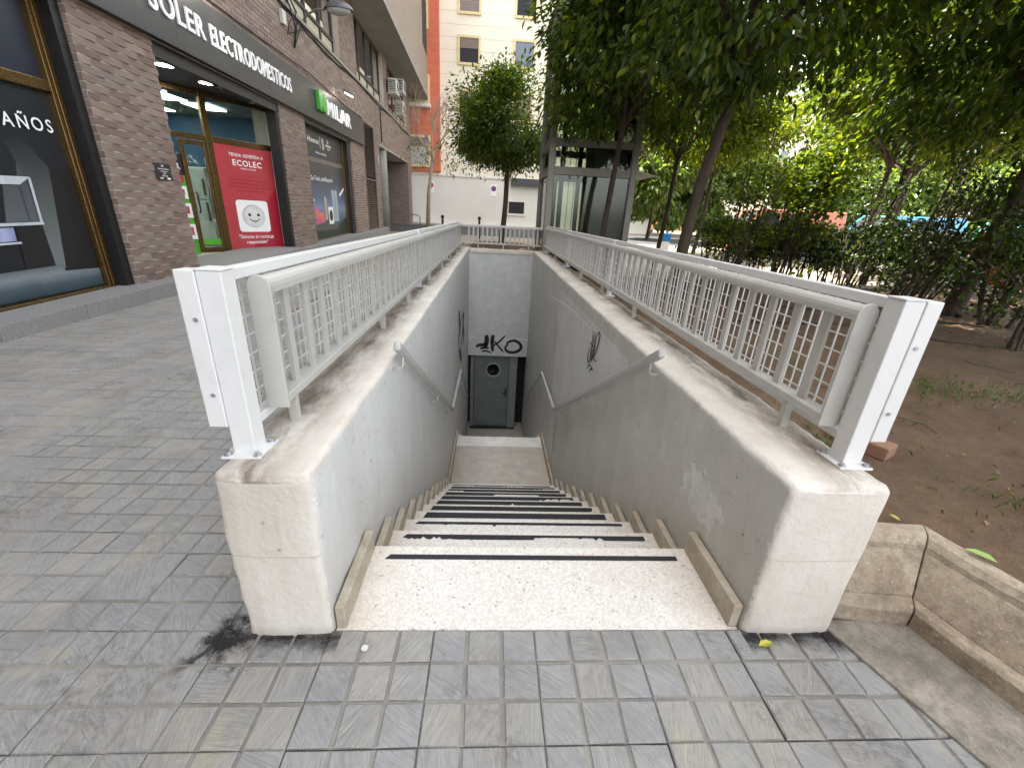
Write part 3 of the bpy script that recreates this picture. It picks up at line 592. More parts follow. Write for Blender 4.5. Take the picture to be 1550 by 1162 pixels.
# graffiti strokes: ribbons of paint just off the wall
def ribbon(m, pts, wd, P):
    n = len(pts)
    for i in range(n):
        a = Vector(pts[max(i - 1, 0)]); b = Vector(pts[min(i + 1, n - 1)]); d = (b - a).normalized() if (b - a).length else Vector((1, 0)); nn = Vector((-d.y, d.x)); k = wd * (1 - .45 * abs(2 * i / (n - 1) - 1) ** 2)
        for s_ in (-1, 1): q = Vector(pts[i]) + nn * s_ * k / 2; m.v.append(P(q.x, q.y))
    b = len(m.v) - 2 * n
    for i in range(n - 1): m.f.append((b + 2 * i, b + 2 * i + 1, b + 2 * i + 3, b + 2 * i + 2))
def smoothpts(pts, k=6):
    out = []
    for i in range(len(pts) - 1):
        p0, p1, p2, p3 = [Vector(pts[max(0, min(len(pts) - 1, i + d))]) for d in (-1, 0, 1, 2)]
        for j in range(k):
            t = j / k; out.append(tuple(.5 * ((2 * p1) + (-p0 + p2) * t + (2 * p0 - 5 * p1 + 4 * p2 - p3) * t * t + (-p0 + 3 * p1 - 3 * p2 + p3) * t ** 3)))
    out.append(tuple(pts[-1])); return out
# the 1KO on the lintel: image-like units scaled to metres (u right, v up)
def G(strokes, P, wd, parent, label, sc, off=(0, 0)):
    m = MB()
    for st in strokes:
        w_ = wd * (st[0] if isinstance(st[0], (int, float)) else 1); pts = st[1:] if isinstance(st[0], (int, float)) else st
        ribbon(m, smoothpts([((x - off[0]) * sc, (off[1] - y) * sc) for x, y in pts]), w_, P)
    obj('graffiti', m, M['paint'], parent, label=label)
s_b = 9.5 / 638 / 3.0575
G([(1.9, (500, 632), (515, 622), (535, 620), (552, 612)), (2.8, (548, 572), (550, 600), (545, 632)), (1.5, (520, 640), (540, 634), (562, 636)), (1.0, (525, 654), (548, 650), (574, 660)), (2.2, (580, 570), (576, 600), (580, 652)), (1.1, (637, 572), (612, 600), (585, 622)), (1.1, (586, 600), (610, 628), (632, 652)), (1.8, (648, 622), (652, 604), (680, 594), (706, 606), (716, 626), (704, 644), (676, 654), (650, 648), (640, 634), (646, 618))], lambda a, b: (.28 + a, 9.4825, -1.5 + b), .040, BW, 'large black 1KO tag across the lintel', s_b, (618, 615))
kr = .415 / (740 - 570)
G([(1, (1012, 655), (1002, 690), (1010, 710), (1022, 690), (1024, 600), (1018, 590)), (1, (1008, 640), (1022, 632), (1034, 640), (1030, 600)), (1, (1040, 580), (1044, 640), (1036, 690), (1030, 660), (1044, 640)), (1, (1050, 590), (1046, 660), (1056, 672), (1072, 668)), (1, (1052, 590), (1064, 570), (1072, 580), (1062, 630), (1052, 660)), (1, (1008, 738), (1024, 712), (1050, 712), (1034, 722), (1030, 740))], lambda a, b: (.9015, 3.46 - a * 1.9, .24 + b), .014, RW, 'black spray scrawl on the inner face', kr, (1038, 655))
G([(1.2, (408, 530), (412, 580), (406, 610)), (1.2, (408, 590), (424, 570), (428, 600), (418, 640), (408, 630)), (1.2, (412, 640), (420, 690)), (1.2, (424, 600), (430, 640), (426, 660))], lambda a, b: (-.4765, 7.0 + a * 9, -.62 + b), .03, LW, 'black spray scrawl on the inner face', .0065, (417, 610))
# thin pale drip lines and scratches of paint on the walls
m = MB()
for y0, z0, y1, z1 in ((3.2, -.45, 7.6, .18),): ribbon(m, smoothpts([(y0, z0), ((y0 + y1) / 2, (z0 + z1) / 2 + .02), (y1, z1)]), .010, lambda a, b: (-.4765, a, b))
obj('paint_line', m, M['lettw'], LW)
m = MB(); ribbon(m, smoothpts([(3.6, .40), (4.8, .36), (6.4, .20)]), .008, lambda a, b: (.9015, a, b)); obj('paint_line', m, M['lettw'], RW)
obj('access_plate', MB().box(.893, .904, 4.92, 5.02, -1.62, -1.18), M['rail'], RW)

ST_ = root('staircase', 'speckled terrazzo staircase with black anti-slip strips going down between the parapets', 'staircase', (.2, 1.0, 0))
xs0, xs1 = -.476, .901
def strip(step, y, z, wd, tear=0, seed=0):
    m = MB(); rd = random.Random(seed); xa, xb = -.37, .815; n = 90; top = []; bot = []
    for i in range(n + 1):
        x = xa + (xb - xa) * i / n; a = y + wd / 2; b = y - wd / 2
        if tear:
            q = noise.noise(Vector((x * 1.7, seed * 3.7, 0))) + .25 * noise.noise(Vector((x * 40, seed, 0)))
            if q > .18: b = min(a - .008, b + min(.5, (q - .18) * 9) * wd)
        top.append((x + .0, a, z)); bot.append((x - (.02 if i == 0 else 0), b + rd.uniform(-.0006, .0006), z))
    m.v = top + bot; m.f = [(i, n + 1 + i, n + 2 + i, i + 1) for i in range(n)]
    obj('anti_slip_strip', m, M['strip'], step)
for i in range(11):
    y1 = 1.40 + .30 * i; y0 = 1.012 if i == 0 else y1 - .30; z = -.18 * i; g = MB(); xj = .0015 * (i % 3)
    g.box(xs0 + xj, xs1 - xj, y0 - (0 if i == 0 else .02) + .002, y1 - .001, z - .035, z); g.box(xs0 + .002, xs1 - .002, y0 - .01 if i else y0, y1 - .025, z - .182, z - .0355)
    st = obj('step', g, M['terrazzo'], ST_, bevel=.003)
    wd = (.026, .034, .045, .055, .05, .05, .055, .055, .055, .05, .03)[i]
    strip(st, y1 - (.062 if i == 0 else .045 if i == 1 else .042), z + .0012, wd, tear=(i not in (0, 3)), seed=i)
    if i < 11:
        for sx, nm in ((-1, 'l'), (1, 'r')):
            ya, yb = y0 + .012, y1 - .012; xx = xs0 + .001 if sx < 0 else xs1 - .033
            g = MB(); g.box(xx, xx + .032, ya, yb, z + .0005, z + .095 + random.uniform(-.006, .006)); obj('skirting', g, M['skirt'], ST_, bevel=.004)
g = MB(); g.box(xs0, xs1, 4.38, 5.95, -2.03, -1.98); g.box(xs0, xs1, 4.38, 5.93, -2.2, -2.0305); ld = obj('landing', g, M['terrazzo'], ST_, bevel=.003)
obj('landing_nosing', MB().box(xs0 + .004, xs1 - .004, 5.62, 5.951, -1.9795, -1.977), simple('pale_marble', (.66, .63, .58), .5), ST_)
strip(ld, 5.935, -1.9755, .02)
for xx in (xs0 + .001, xs1 - .033): obj('skirting', MB().box(xx, xx + .032, 4.42, 5.94, -1.9785, -1.88), M['skirt'], ST_, bevel=.004)
for i in range(1, 10):
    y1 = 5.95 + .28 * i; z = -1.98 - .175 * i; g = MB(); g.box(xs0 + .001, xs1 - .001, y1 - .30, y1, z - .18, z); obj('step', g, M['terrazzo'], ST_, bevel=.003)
    for xx in (xs0 + .001, xs1 - .033): obj('skirting', MB().box(xx, xx + .032, y1 - .27, y1 - .01, z + .0005, z + .09), M['skirt'], ST_)
obj('basement_floor', MB().box(xs0, xs1, 8.45, 9.9, -3.86, -3.73), M['terrazzo'], ST_)
D = root('basement_door', 'dark grey-green metal door with a round porthole at the foot of the stairs', 'door', (.1, 9.62, -3.73))
def disc_hole(cx_, cz, rr, x0, x1, z0, z1, y):
    m = MB(); n = 32; ring = [(cx_ + rr * math.cos(2 * math.pi * k / n), y, cz + rr * math.sin(2 * math.pi * k / n)) for k in range(n)]; out = []
    for k in range(n):
        a = 2 * math.pi * k / n; c_, s_ = math.cos(a), math.sin(a); tx = ((x1 if c_ > 0 else x0) - cx_) / c_ if abs(c_) > 1e-6 else 1e9; tz = ((z1 if s_ > 0 else z0) - cz) / s_ if abs(s_) > 1e-6 else 1e9; t = min(tx, tz); out.append((cx_ + c_ * t, y, cz + s_ * t))
    m.v = ring + out; m.f = [(k, (k + 1) % n, n + (k + 1) % n, n + k) for k in range(n)]
    for X_, Z_ in ((x0, z0), (x1, z0), (x1, z1), (x0, z1)):
        k = min(range(n), key=lambda k: abs(math.atan2(Z_ - cz, X_ - cx_) % (2 * math.pi) - 2 * math.pi * (k + .5) / n)); m.v.append((X_, y, Z_)); m.f.append((n + k, n + (k + 1) % n, len(m.v) - 1))
    return m
lf = disc_hole(.125, -2.19, .155, -.335, .50, -3.70, -1.86, 9.62); obj('door_leaf', lf, M['door'], D)
m = MB(); n = 28
for rr, y in ((.155, 9.605), (.185, 9.605), (.185, 9.622), (.155, 9.66)): m.v += [(.125 + rr * math.cos(2 * math.pi * k / n), y, -2.19 + rr * math.sin(2 * math.pi * k / n)) for k in range(n)]
for a in range(4): m.f += [(a * n + k, a * n + (k + 1) % n, ((a + 1) % 4) * n + (k + 1) % n, ((a + 1) % 4) * n + k) for k in range(n)]
obj('porthole_ring', m, M['rail'], D, smooth=True)
obj('porthole_glass', MB().poly([(.125 + .156 * math.cos(2 * math.pi * k / n), 9.65, -2.19 + .156 * math.sin(2 * math.pi * k / n)) for k in range(n)]), M['glassd'], D)
obj('door_frame', MB().box(-.42, -.345, 9.58, 9.68, -3.73, -1.80).box(.51, .70, 9.56, 9.68, -3.73, -1.80).box(-.345, .51, 9.58, 9.68, -1.855, -1.80), M['frame'], D, bevel=.004)
obj('door_handle', MB().box(.435, .465, 9.575, 9.617, -2.86, -2.68).bar((.45, 9.57, -2.76), (.36, 9.57, -2.76), .02), M['poly'], D)
obj('threshold', MB().box(-.42, .70, 9.50, 9.68, -3.76, -3.705), M['dark'], D)
obj('corridor', MB().box(-.9, 1.3, 9.9, 9.95, -4, -1.2), M['dark'], BW)

# handrails on the inner faces
def handrail(x, wall_x, y0, z0, y1, z1, y2, z2, y3, z3, label):
    r_ = root('stair_handrail', label, 'handrail', (x, y0, z0), 'wall handrails of the stair')
    m = MB(); m.bar((x, y0, z0), (x, y1, z1), .036, .048); obj('rail', m, M['rail'], r_, bevel=.012)
    m = MB(); m.bar((x, y1 + .002, z1 + .004), (x, y2, z2), .036, .048); obj('rail', m, M['rail'], r_, bevel=.012)
    m = MB(); m.bar((x, y2 + .004, z2), (x, y3, z3), .030, .042); obj('rail', m, M['rail'], r_, bevel=.012)
    for f, (a, b, c, d) in [(.04, (y0, z0, y1, z1)), (.5, (y0, z0, y1, z1)), (.86, (y0, z0, y1, z1)), (.3, (y1, z1, y2, z2)), (.85, (y1, z1, y2, z2)), (.3, (y2, z2, y3, z3)), (.8, (y2, z2, y3, z3))]:
        y = a + (c - a) * f; z = b + (d - b) * f; obj('bracket', MB().tube([(x, y, z - .018), (x, y, z - .075), (x + (wall_x - x) * .3, y, z - .09), (wall_x, y, z - .09)], .0065, 8), M['alu'], r_, smooth=True)
handrail(-.425, -.481, 1.90, .715, 4.80, -.985, 6.25, -1.0, 8.6, -2.45, 'grey handrail fixed to the left wall of the stairwell')
handrail(.855, .906, 1.95, .71, 4.87, -.975, 6.30, -1.0, 8.6, -2.45, 'grey handrail fixed to the right wall of the stairwell')

# inner guard rails: rounded top rail, flat end plate, pickets, lower rail, legs
def guard(a, b, label, legs, side, first_plate=True, pk=.147, zt=1.105, zb=.715, wtop=.605):
    a = Vector(a); b = Vector(b); d = (b - a).normalized(); L = (b - a).length; nrm = Vector((d.y, -d.x, 0))
    r_ = root('picket_guard_rail', label, 'railing', (a.x, a.y, wtop), 'picket guard rails on the parapets')
    def sweep(pr, s0, s1, nm, mt=M['alu'], sm=False, bv=0):
        m = MB(); k = len(pr)
        for s_ in (s0, s1):
            for u, z in pr: q = a + d * s_ + nrm * u; m.v.append((q.x, q.y, z))
        m.f = [(j, (j + 1) % k, k + (j + 1) % k, k + j) for j in range(k)] + [tuple(range(k))[::-1], tuple(range(k, 2 * k))]; obj(nm, m, mt, r_, bevel=bv)
    tp = [(.03 * math.cos(t), zt - .028 + .028 * math.sin(t)) for t in np.linspace(0, math.pi, 9)] + [(-.03, zt - .045), (.03, zt - .045)]
    cuts = [.012] + [c for c in np.arange(2.85, L - .5, 2.85)] + [L - .01]
    for c0, c1 in zip(cuts[:-1], cuts[1:]): sweep(tp, c0 + .001, c1 - .001, 'top_rail')
    for c in cuts[1:-1]: sweep([(u * 1.10, zt - .028 + (z - zt + .028) * 1.12) for u, z in tp], c - .05, c + .05, 'rail_sleeve')
    sweep([(-.03, zb), (-.03, zb + .028), (.03, zb + .028), (.03, zb)], .012, L - .01, 'bottom_rail', bv=.003)
    if first_plate:
        ep = [(.033 * math.cos(t), zt - .028 + .033 * math.sin(t)) for t in np.linspace(0, math.pi, 9)] + [(-.033, zb - .012), (.033, zb - .012)]; sweep(ep, 0, .011, 'end_plate', bv=.002)
    n = int(L / pk)
    m0 = MB(); m0.box(-.006, .006, -.018, .018, 0, zt - .045 - zb - .028); me = mesh_of(m0, 'picket'); me.materials.append(M['alu']); ang = math.atan2(-d.x, d.y)
    for i in range(1, n + 1):
        q = a + d * (i * L / (n + 1)); o = bpy.data.objects.new('picket', me); COL.objects.link(o); o.parent = r_; o.location = (q.x - a.x, q.y - a.y, zb + .028 - wtop); o.rotation_euler = (0, 0, ang)
    for s_ in legs:
        q = a + d * s_; m = MB(); m.box(q.x - .013, q.x + .013, q.y - .013, q.y + .013, wtop - .004, zb); obj('leg', m, M['alu'], r_)
    return r_
guard((-.655, 1.235, 0), (-.655, 9.42, 0), 'left light grey picket guard rail on the parapet by the shops', [.10, 1.35, 2.2, 3.4, 4.6, 5.8, 7.0, 7.9], -1, wtop=.612)
guard((1.135, 1.205, 0), (1.135, 9.42, 0), 'right light grey picket guard rail on the parapet by the trees', [.20, 2.05, 3.1, 4.2, 5.4, 6.6, 7.8], 1)
guard((-.60, 9.62, 0), (1.08, 9.62, 0), 'short picket guard rail across the far end of the stairwell', [.3, .85, 1.4], 0, False, .105, 1.09, .70, .60)

# outer white welded-mesh fence
def mesh_fence(x, out, y0, y1, ztop, label, posts):
    r_ = root('mesh_fence', label, 'fence', (x, y0, ztop), 'white mesh fences on the parapets')
    zt, zb = 1.135, ztop + .085
    for k, y in enumerate(posts):
        big = k == 0; w_ = .062 if big else .045; g = MB(); g.box(x - w_ / 2, x + w_ / 2, y, y + (.06 if big else .04), ztop + .005, zt); p = obj('post', g, M['white'], r_, bevel=.003)
        hw = .055; g = MB(); g.box(x - hw, x + hw, y - .025, y + .085, ztop - .001, ztop + .0065); bp = obj('base_plate', g, M['white'], p, bevel=.001, label=None)
        for sx in (-1, 1):
            for yy in (y - .012, y + .072): obj('bolt', MB().tube([(x + sx * (hw - .014), yy, ztop + .004), (x + sx * (hw - .014), yy, ztop + .018)], .0075, 6).tube([(x + sx * (hw - .014), yy, ztop + .006), (x + sx * (hw - .014), yy, ztop + .009)], .012, 12), M['zinc'], p)
        if big:
            xo = x + out * (w_ / 2 + .001); g = MB(); g.box(min(xo, xo + out * .05), max(xo, xo + out * .05), y - .003, y + .045, ztop + .09, zt + .001); cv = obj('cover_plate', g, M['white'], r_, bevel=.003)
            for z in (ztop + .19, ztop + .40): obj('screw', MB().tube([(xo + out * .018, y - .003, z), (xo + out * .018, y - .007, z)], .006, 10), M['zinc'], cv)
            obj('post_cap', MB().box(x - .033, x + .033, y - .002, y + .062, zt + .0005, zt + .006), M['white'], p, bevel=.002)
    xc = x + out * .012
    for a, b in zip(posts[:-1], posts[1:]):
        a += .06 if a == posts[0] else .04
        obj('top_rail', MB().box(xc - .02, xc + .02, a + .001, b - .001, zt - .035, zt - .003), M['white'], r_, bevel=.003)
        obj('bottom_rail', MB().box(xc - .018, xc + .018, a + .001, b - .001, zb - .03, zb), M['white'], r_, bevel=.003)
        m = MB(); xw = xc + out * .004
        nv = int((b - a) / .046)
        for i in range(1, nv): y = a + (b - a) * i / nv; m.box(xw - .0024, xw + .0024, y - .0024, y + .0024, zb + .0005, zt - .0355)
        nz = int((zt - .035 - zb) / .053)
        for i in range(1, nz): z = zb + (zt - .035 - zb) * i / nz; m.box(xw - .0068, xw - .0025, a + .0005, b - .0015, z - .0023, z + .0023)
        obj('wire_mesh', m, M['white'], r_, kind='stuff')
mesh_fence(-.70, -1, 1.10, 9.5, .612, 'left white welded-mesh fence with a bolted end post on the parapet', [1.10, 4.2, 6.8, 9.42])
mesh_fence(1.185, 1, 1.125, 9.5, .602, 'right white welded-mesh fence with a bolted end post on the parapet', [1.125, 4.2, 6.8, 9.42])

# ------------------------------------------------------------------ left building with the shops
FO, FU, FN = Vector((-4.505, 0, 0)), Vector((-.038, .99928, 0)), Vector((.99928, .038, 0))
def FP(s, t, z): q = FO + FU * s + FN * t; return (q.x, q.y, z + .02 * s)
def F(): return MB(FP)
B = root('brick_building', 'long brown brick building with shops at street level and an overhanging upper part', 'building', FP(6, 0, 0))
def brickwork(m, s0, s1, z0, z1, t, bl=.33, bh=.088, j=.015, dep=.010, collect=None):
    r = 0; z = z0
    while z < z1 - .02:
        zt = min(z + bh - j, z1); s = s0 - (bl / 2 if r % 2 else 0)
        while s < s1 - .015:
            a, b = max(s, s0), min(s + bl - j, s1)
            if b - a > .03:
                if collect is not None: collect.append((a, b, z, zt))
                else:
                    q = random.uniform(-.0015, .0025); m.box(a, b, t + .0005, t + dep + q, z, zt)
            s += bl
        z += bh; r += 1
    return m
# pier beside the first shop window: every brick its own part
obj('pier_core', F().box(6.0, 7.35, -.75, 0, -.02, 3.17), M['mortar'], B)
lst = []; brickwork(None, 6.002, 7.35, .0, 3.16, 0, collect=lst)
Rm = math.atan2(-.038, .99928)
shared = {}
for a, b, z0, z1 in lst:
    key = (round(b - a, 2), round(z1 - z0, 3))
    if key not in shared:
        m0 = MB(); L, H = (b - a) / 2, (z1 - z0) / 2; m0.box(-.004, .011, -L, L, -H, H); me = mesh_of(m0, 'brick'); me.materials.append(M['brick']); shared[key] = me
    o = bpy.data.objects.new('brick', shared[key]); COL.objects.link(o); o.parent = B; q = Vector(FP((a + b) / 2, random.uniform(0, .003), (z0 + z1) / 2)) - wloc(B); o.location = q; o.rotation_euler = (0, 0, Rm)
m = F()
for k in range(36): m.box(5.990, 6.000, -.20, (-.004 if k % 2 else .010), k * .088, k * .088 + .073)          # return face of the pier
obj('brick_return', m, M['brick'], B, kind='stuff')
obj('pier_core', F().box(11.45, 13.0, -.6, 0, -.02, 3.17), M['mortar'], B)
obj('pier_core', F().box(17.45, 19.4, -.6, 0, -.02, 4.1).box(21.35, 22.4, -.6, 0, -.02, 4.1), M['mortar'], B)
m = F(); brickwork(m, 11.45, 13.0, 0, 3.16, 0); brickwork(m, 17.45, 19.4, 0, 4.08, 0); brickwork(m, 21.35, 22.4, 0, 4.08, 0)
for k in range(36):
    for s_, tt in ((11.45, -.25), (17.45, -.2)): m.box(s_ - .010, s_ - .0005, tt, (-.004 if k % 2 else .010), k * .088, k * .088 + .073)
obj('brickwork', m, M['brick'], B, kind='stuff')
obj('upper_wall_core', F().box(-12, 19.4, -.6, 0, 3.17, 5.26).box(19.4, 33, -.6, 0, 4.082, 5.26).box(22.4, 33, -.6, 0, 3.62, 4.081), M['mortar'], B)
m = F(); brickwork(m, -3, 33, 4.09, 5.25, 0); brickwork(m, 22.4, 33, 3.64, 4.08, 0); obj('brickwork', m, M['brick'], B, kind='stuff')
obj('rear_body', F().box(-12, 33, -12, -.61, 3.60, 15.5).box(-12, 5, -12, -2.5, -1, 3.6).box(14.2, 33, -12, -.9, -1, 3.6) if False else F().box(-12, 33, -12, -.66, 3.62, 15.5).box(14.4, 22.3, -12, -.66, -1, 3.61).box(-12, 4.6, -12, -1.2, -1, 3.61), M['brickfar'], B)
# granite plinth and doorstep
for k in range(0, 30):
    a = 2.0 + k * .93; tone = M['granite']
    if a > 22: break
    obj('plinth_slab', F().box(a + .003, a + .927, -.9, .27 + random.uniform(-.002, .002), -.6, .03 + (.04 if a < 11 else 0)), tone, B, bevel=.006)
# shop window 1
def frame_window(s0, s1, zb, zt, tr, t=-.2, name='shop_window'):
    wdw = obj(name, F().box(s0, s1, t - .055, t - .045, zb, zt), M['glassd'] if False else M['glass'], B)
    return wdw
W1 = frame_window(1.5, 5.76, .10, 3.15, 2.25)
obj('window_frame', F().box(5.74, 5.86, -.26, -.17, .03, 3.16).box(1.5, 5.739, -.25, -.18, 2.19, 2.30).box(1.5, 5.739, -.25, -.16, .035, .10), M['brass'], W1, bevel=.008)
obj('window_frame_ridge', F().box(5.775, 5.80, -.1695, -.150, .04, 3.15).box(1.5, 5.77, -.1595, -.145, .05, .068), M['brass'], W1, bevel=.006)
obj('shutter_guide', F().box(5.862, 5.985, -.26, -.05, .032, 3.16), M['jamb'], W1)
prn = dict(k=m_print('window_film_black', [(0, (.010, .012, .016)), (1, (.014, .017, .024))], 2, .2, 2), k2=simple('film_night_blue', (.012, .018, .035), .4),
           fl=m_print('film_floor', [(0, (.012, .035, .05)), (.45, (.07, .10, .12)), (.75, (.22, .25, .27)), (1, (.10, .12, .13))], 2, .18, .52, noise_amt=.3), g1=m_print('film_grey_wall', [(0, (.14, .16, .18)), (1, (.07, .075, .085))], 2, .5, 1.4, noise_amt=.2), g2=m_print('film_grey_beam', [(0, (.17, .19, .19)), (1, (.018, .02, .025))], 2, .5, 1.75, noise_amt=.1), wh=simple('film_pale_frame', (.50, .54, .58), .4), sc=m_print('film_screen', [(0, (.12, .14, .30)), (.5, (.40, .42, .65)), (1, (.10, .16, .30))], 1, 4.5, 4.9, noise_amt=1.2))
obj('window_film', F().box(1.5, 5.74, -.243, -.236, .10, 2.19), prn['k'], W1)
obj('window_film', F().box(1.5, 5.74, -.243, -.236, 2.30, 3.16), prn['k2'], W1)
def flat(nm, pts, mat, t, par, lay): obj(nm, F().prism([(a, t + .0012 * lay, b) for a, b in pts], (0, .0008, 0)) if False else F().poly([(a, t + .0012 * lay, b) for a, b in pts]), mat, par)
FT = -.236
flat('printed_wall', [(4.80, .88), (4.92, 1.31), (5.07, 1.31), (5.22, 1.71), (5.27, .88)], prn['g1'], FT, W1, 1)
flat('printed_beam', [(5.06, 1.63), (5.22, 1.71), (5.22, 1.24), (5.25, .41), (5.16, .41), (5.17, .87), (5.16, 1.31)], prn['g2'], FT, W1, 2)
flat('printed_beam', [(5.22, 1.71), (5.31, 1.63), (5.47, 1.42), (5.30, .36), (5.22, .41), (5.22, 1.24)], prn['g2'], FT, W1, 3)
flat('printed_block', [(4.88, .86), (5.17, .86), (5.17, .41), (4.83, .41)], M['jamb'], FT, W1, 4)
flat('printed_block', [(5.47, 1.42), (5.73, 1.44), (5.73, .32), (5.28, .34)], M['jamb'], FT, W1, 5)
flat('printed_floor', [(3.8, .12), (3.8, .41), (5.15, .41), (5.27, .41), (5.26, .34), (5.73, .31), (5.73, .11)], prn['fl'], FT, W1, 6)
flat('printed_frame', [(4.3, 1.31), (5.21, 1.32), (5.07, 1.24), (4.3, 1.23)], prn['wh'], FT, W1, 7); flat('printed_frame', [(5.18, 1.31), (5.21, 1.31), (5.185, .87), (5.155, .87)], prn['wh'], FT, W1, 8); flat('printed_frame', [(5.065, 1.23), (5.085, 1.23), (5.07, .9), (5.05, .9)], prn['g1'], FT, W1, 9)
flat('printed_shelf', [(4.3, .875), (5.19, .875), (5.19, .845), (4.3, .845)], prn['wh'], FT, W1, 10)
flat('printed_screen', [(4.4, .83), (4.84, .83), (4.83, .70), (4.4, .70)], prn['sc'], FT, W1, 11); flat('printed_shelf', [(4.4, .695), (4.87, .69), (4.87, .67), (4.4, .672)], prn['wh'], FT, W1, 12)
def ftext(body, s, z, w_, h, t, mat, par, nm='lettering', bold=.0, ext=0, gap=.09, letters=False):
    run = text_mesh(body, h=h, w=w_, ext=ext, bold=bold, P0=FP(s, t, z), U=FU + Vector((0, 0, .02)), V=(0, 0, 1), N=FN, gap=gap)
    if letters:
        for ch, mb in run: obj('letter', mb, mat, par)
    else: obj(nm, joined(run), mat, par)
ftext('50', 4.80, 1.79, .19, .125, FT + .016, M['lettw'], W1, bold=.012, gap=.16); ftext('AÑOS', 5.10, 1.785, .56, .125, FT + .016, M['lettw'], W1, bold=.012, gap=.22)
# sign fascia with raised letters
SG = root('shop_sign', 'long black fascia sign with raised white letters over the shop fronts', 'sign', FP(6, .1, 3.2))
for a, b in ((2.0, 6.0), (6.004, 10.9), (10.904, 15.0), (15.004, 19.2)): obj('sign_panel', F().box(a, b, .012, .115, 3.175, 4.055), M['black'], SG, bevel=.004)
ftext('SOLER', 7.30, 3.50, 1.28, .285, .1155, M['lettw'], SG, bold=.016, ext=.022, letters=True, gap=.13)
ftext('ELECTRODOMESTICOS', 8.74, 3.49, 3.30, .285, .1155, M['lettw'], SG, bold=.016, ext=.022, letters=True, gap=.13)
ftext('MILAR', 14.55, 3.47, 2.55, .38, .1155, M['lettw'], SG, bold=.02, ext=.06, letters=True, gap=.16)
obj('emblem', F().prism([(13.80, .116, 3.93), (14.02, .116, 3.93), (14.02, .116, 3.60), (13.91, .116, 3.42), (13.80, .116, 3.48)], (0, .09, 0)).prism([(14.03, .116, 3.93), (14.10, .116, 3.93), (14.20, .116, 3.70), (14.20, .116, 3.50), (14.12, .116, 3.45), (14.03, .116, 3.60)], (0, .09, 0)).prism([(14.21, .116, 3.88), (14.40, .116, 3.93), (14.40, .116, 3.50), (14.28, .116, 3.44), (14.21, .116, 3.52)], (0, .09, 0)), M['lettg'], SG)
# entrance: recess, angled glazing
EN = root('shop_entrance', 'recessed angled glass shop entrance with a bronze frame between two brick piers', 'shop front', FP(9.5, -1, 0))
obj('entrance_soffit', F().box(7.36, 11.44, -1.95, -.02, 3.10, 3.165), M['jamb'], EN)
obj('shutter_box', F().box(7.36, 11.44, -.14, -.02, 2.98, 3.099), M['jamb'], EN)
for s_, t_ in ((8.5, -.55), (9.6, -.5)):
    n = 18; obj('downlight', F().poly([(s_ + .13 * math.cos(2 * math.pi * k / n), t_ + .13 * math.sin(2 * math.pi * k / n), 3.097) for k in range(n)][::-1]), M['lamp'], EN)
    m = F(); 
    for k in range(n):
        a0, a1 = 2 * math.pi * k / n, 2 * math.pi * (k + 1) / n; m.poly([(s_ + r_ * math.cos(a), t_ + r_ * math.sin(a), 3.094) for r_, a in ((.13, a0), (.155, a0), (.155, a1), (.13, a1))])
    obj('downlight_ring', m, M['lightg'], EN)
[obj('security_camera', F().box(a, a + .12, -.10, -.02, 2.93, 2.978), M['poly'], EN) for a in (9.0, 10.2)]
obj('shutter_guide', F().box(11.32, 11.438, -.24, -.03, 0, 3.1), M['jamb'], EN)
def GP(wd, d, z): s_, t_ = 11.55 + .844 * wd - .536 * d, -.25 + .536 * wd + .844 * d; return (FP(s_, t_, 0)[0], FP(s_, t_, 0)[1], z)
def Gm(): return MB(GP)
GZ = EN
obj('entrance_frame', Gm().box(-.10, .04, -.05, .03, .2, 3.30).box(-1.54, -1.42, -.05, .03, .2, 3.30).box(-1.419, -.101, -.045, .025, 2.41, 2.52).box(-1.419, -.101, -.045, .025, 3.20, 3.30).box(-3.4, -1.541, -.045, .025, 2.40, 2.50).box(-3.4, -1.541, -.045, .025, 3.20, 3.30).box(-1.419, -.101, -.045, .025, .17, .225), M['brass'], GZ, bevel=.006)
obj('transom_pane', Gm().box(-1.419, -.101, -.012, -.006, 2.521, 3.199), M['glass'], GZ); obj('transom_pane', Gm().box(-3.4, -1.541, -.012, -.006, 2.501, 3.199), M['glass'], GZ)
DR = obj('door_leaf', Gm().box(-2.06, -1.98, -.04, .02, .22, 2.38).box(-1.60, -1.545, -.04, .02, .22, 2.38).box(-1.979, -1.601, -.04, .02, .22, .33).box(-1.979, -1.601, -.04, .02, 2.30, 2.38), M['brass'], GZ, bevel=.004)
obj('door_pane', Gm().box(-1.979, -1.601, -.012, -.006, .33, 2.30), M['glass'], DR); obj('green_film', Gm().box(-1.975, -1.605, -.004, -.001, .38, .50), M['green'], DR)
obj('door_handle', Gm().tube([(-1.94, .02, 1.02), (-1.94, .07, 1.05), (-1.94, .07, 1.38), (-1.94, .02, 1.41)], .014, 8), M['poly'], DR)
obj('side_panel', Gm().box(-3.4, -2.065, -.03, -.01, .2, 1.72), M['green'], GZ); obj('side_panel', Gm().box(-3.4, -2.065, -.03, -.008, 1.721, 2.10), M['black'], GZ); obj('side_pane', Gm().box(-3.4, -2.065, -.02, -.012, 2.101, 2.399), M['glass'], GZ)
def gtext(body, w0, z, w_, h, d, mat, par, bold=0, gap=.09, nm='lettering'):
    p0, p1 = Vector(GP(w0, d, z)), Vector(GP(w0 + 1, d, z)); n_ = Vector(GP(w0, d + 1, z)) - p0
    obj(nm, joined(text_mesh(body, h=h, w=w_, bold=bold, P0=p0, U=p1 - p0, N=n_, gap=gap)), mat, par)
gtext('MILAR', -2.62, 1.83, .50, .11, -.004, M['lettw'], GZ, .02)
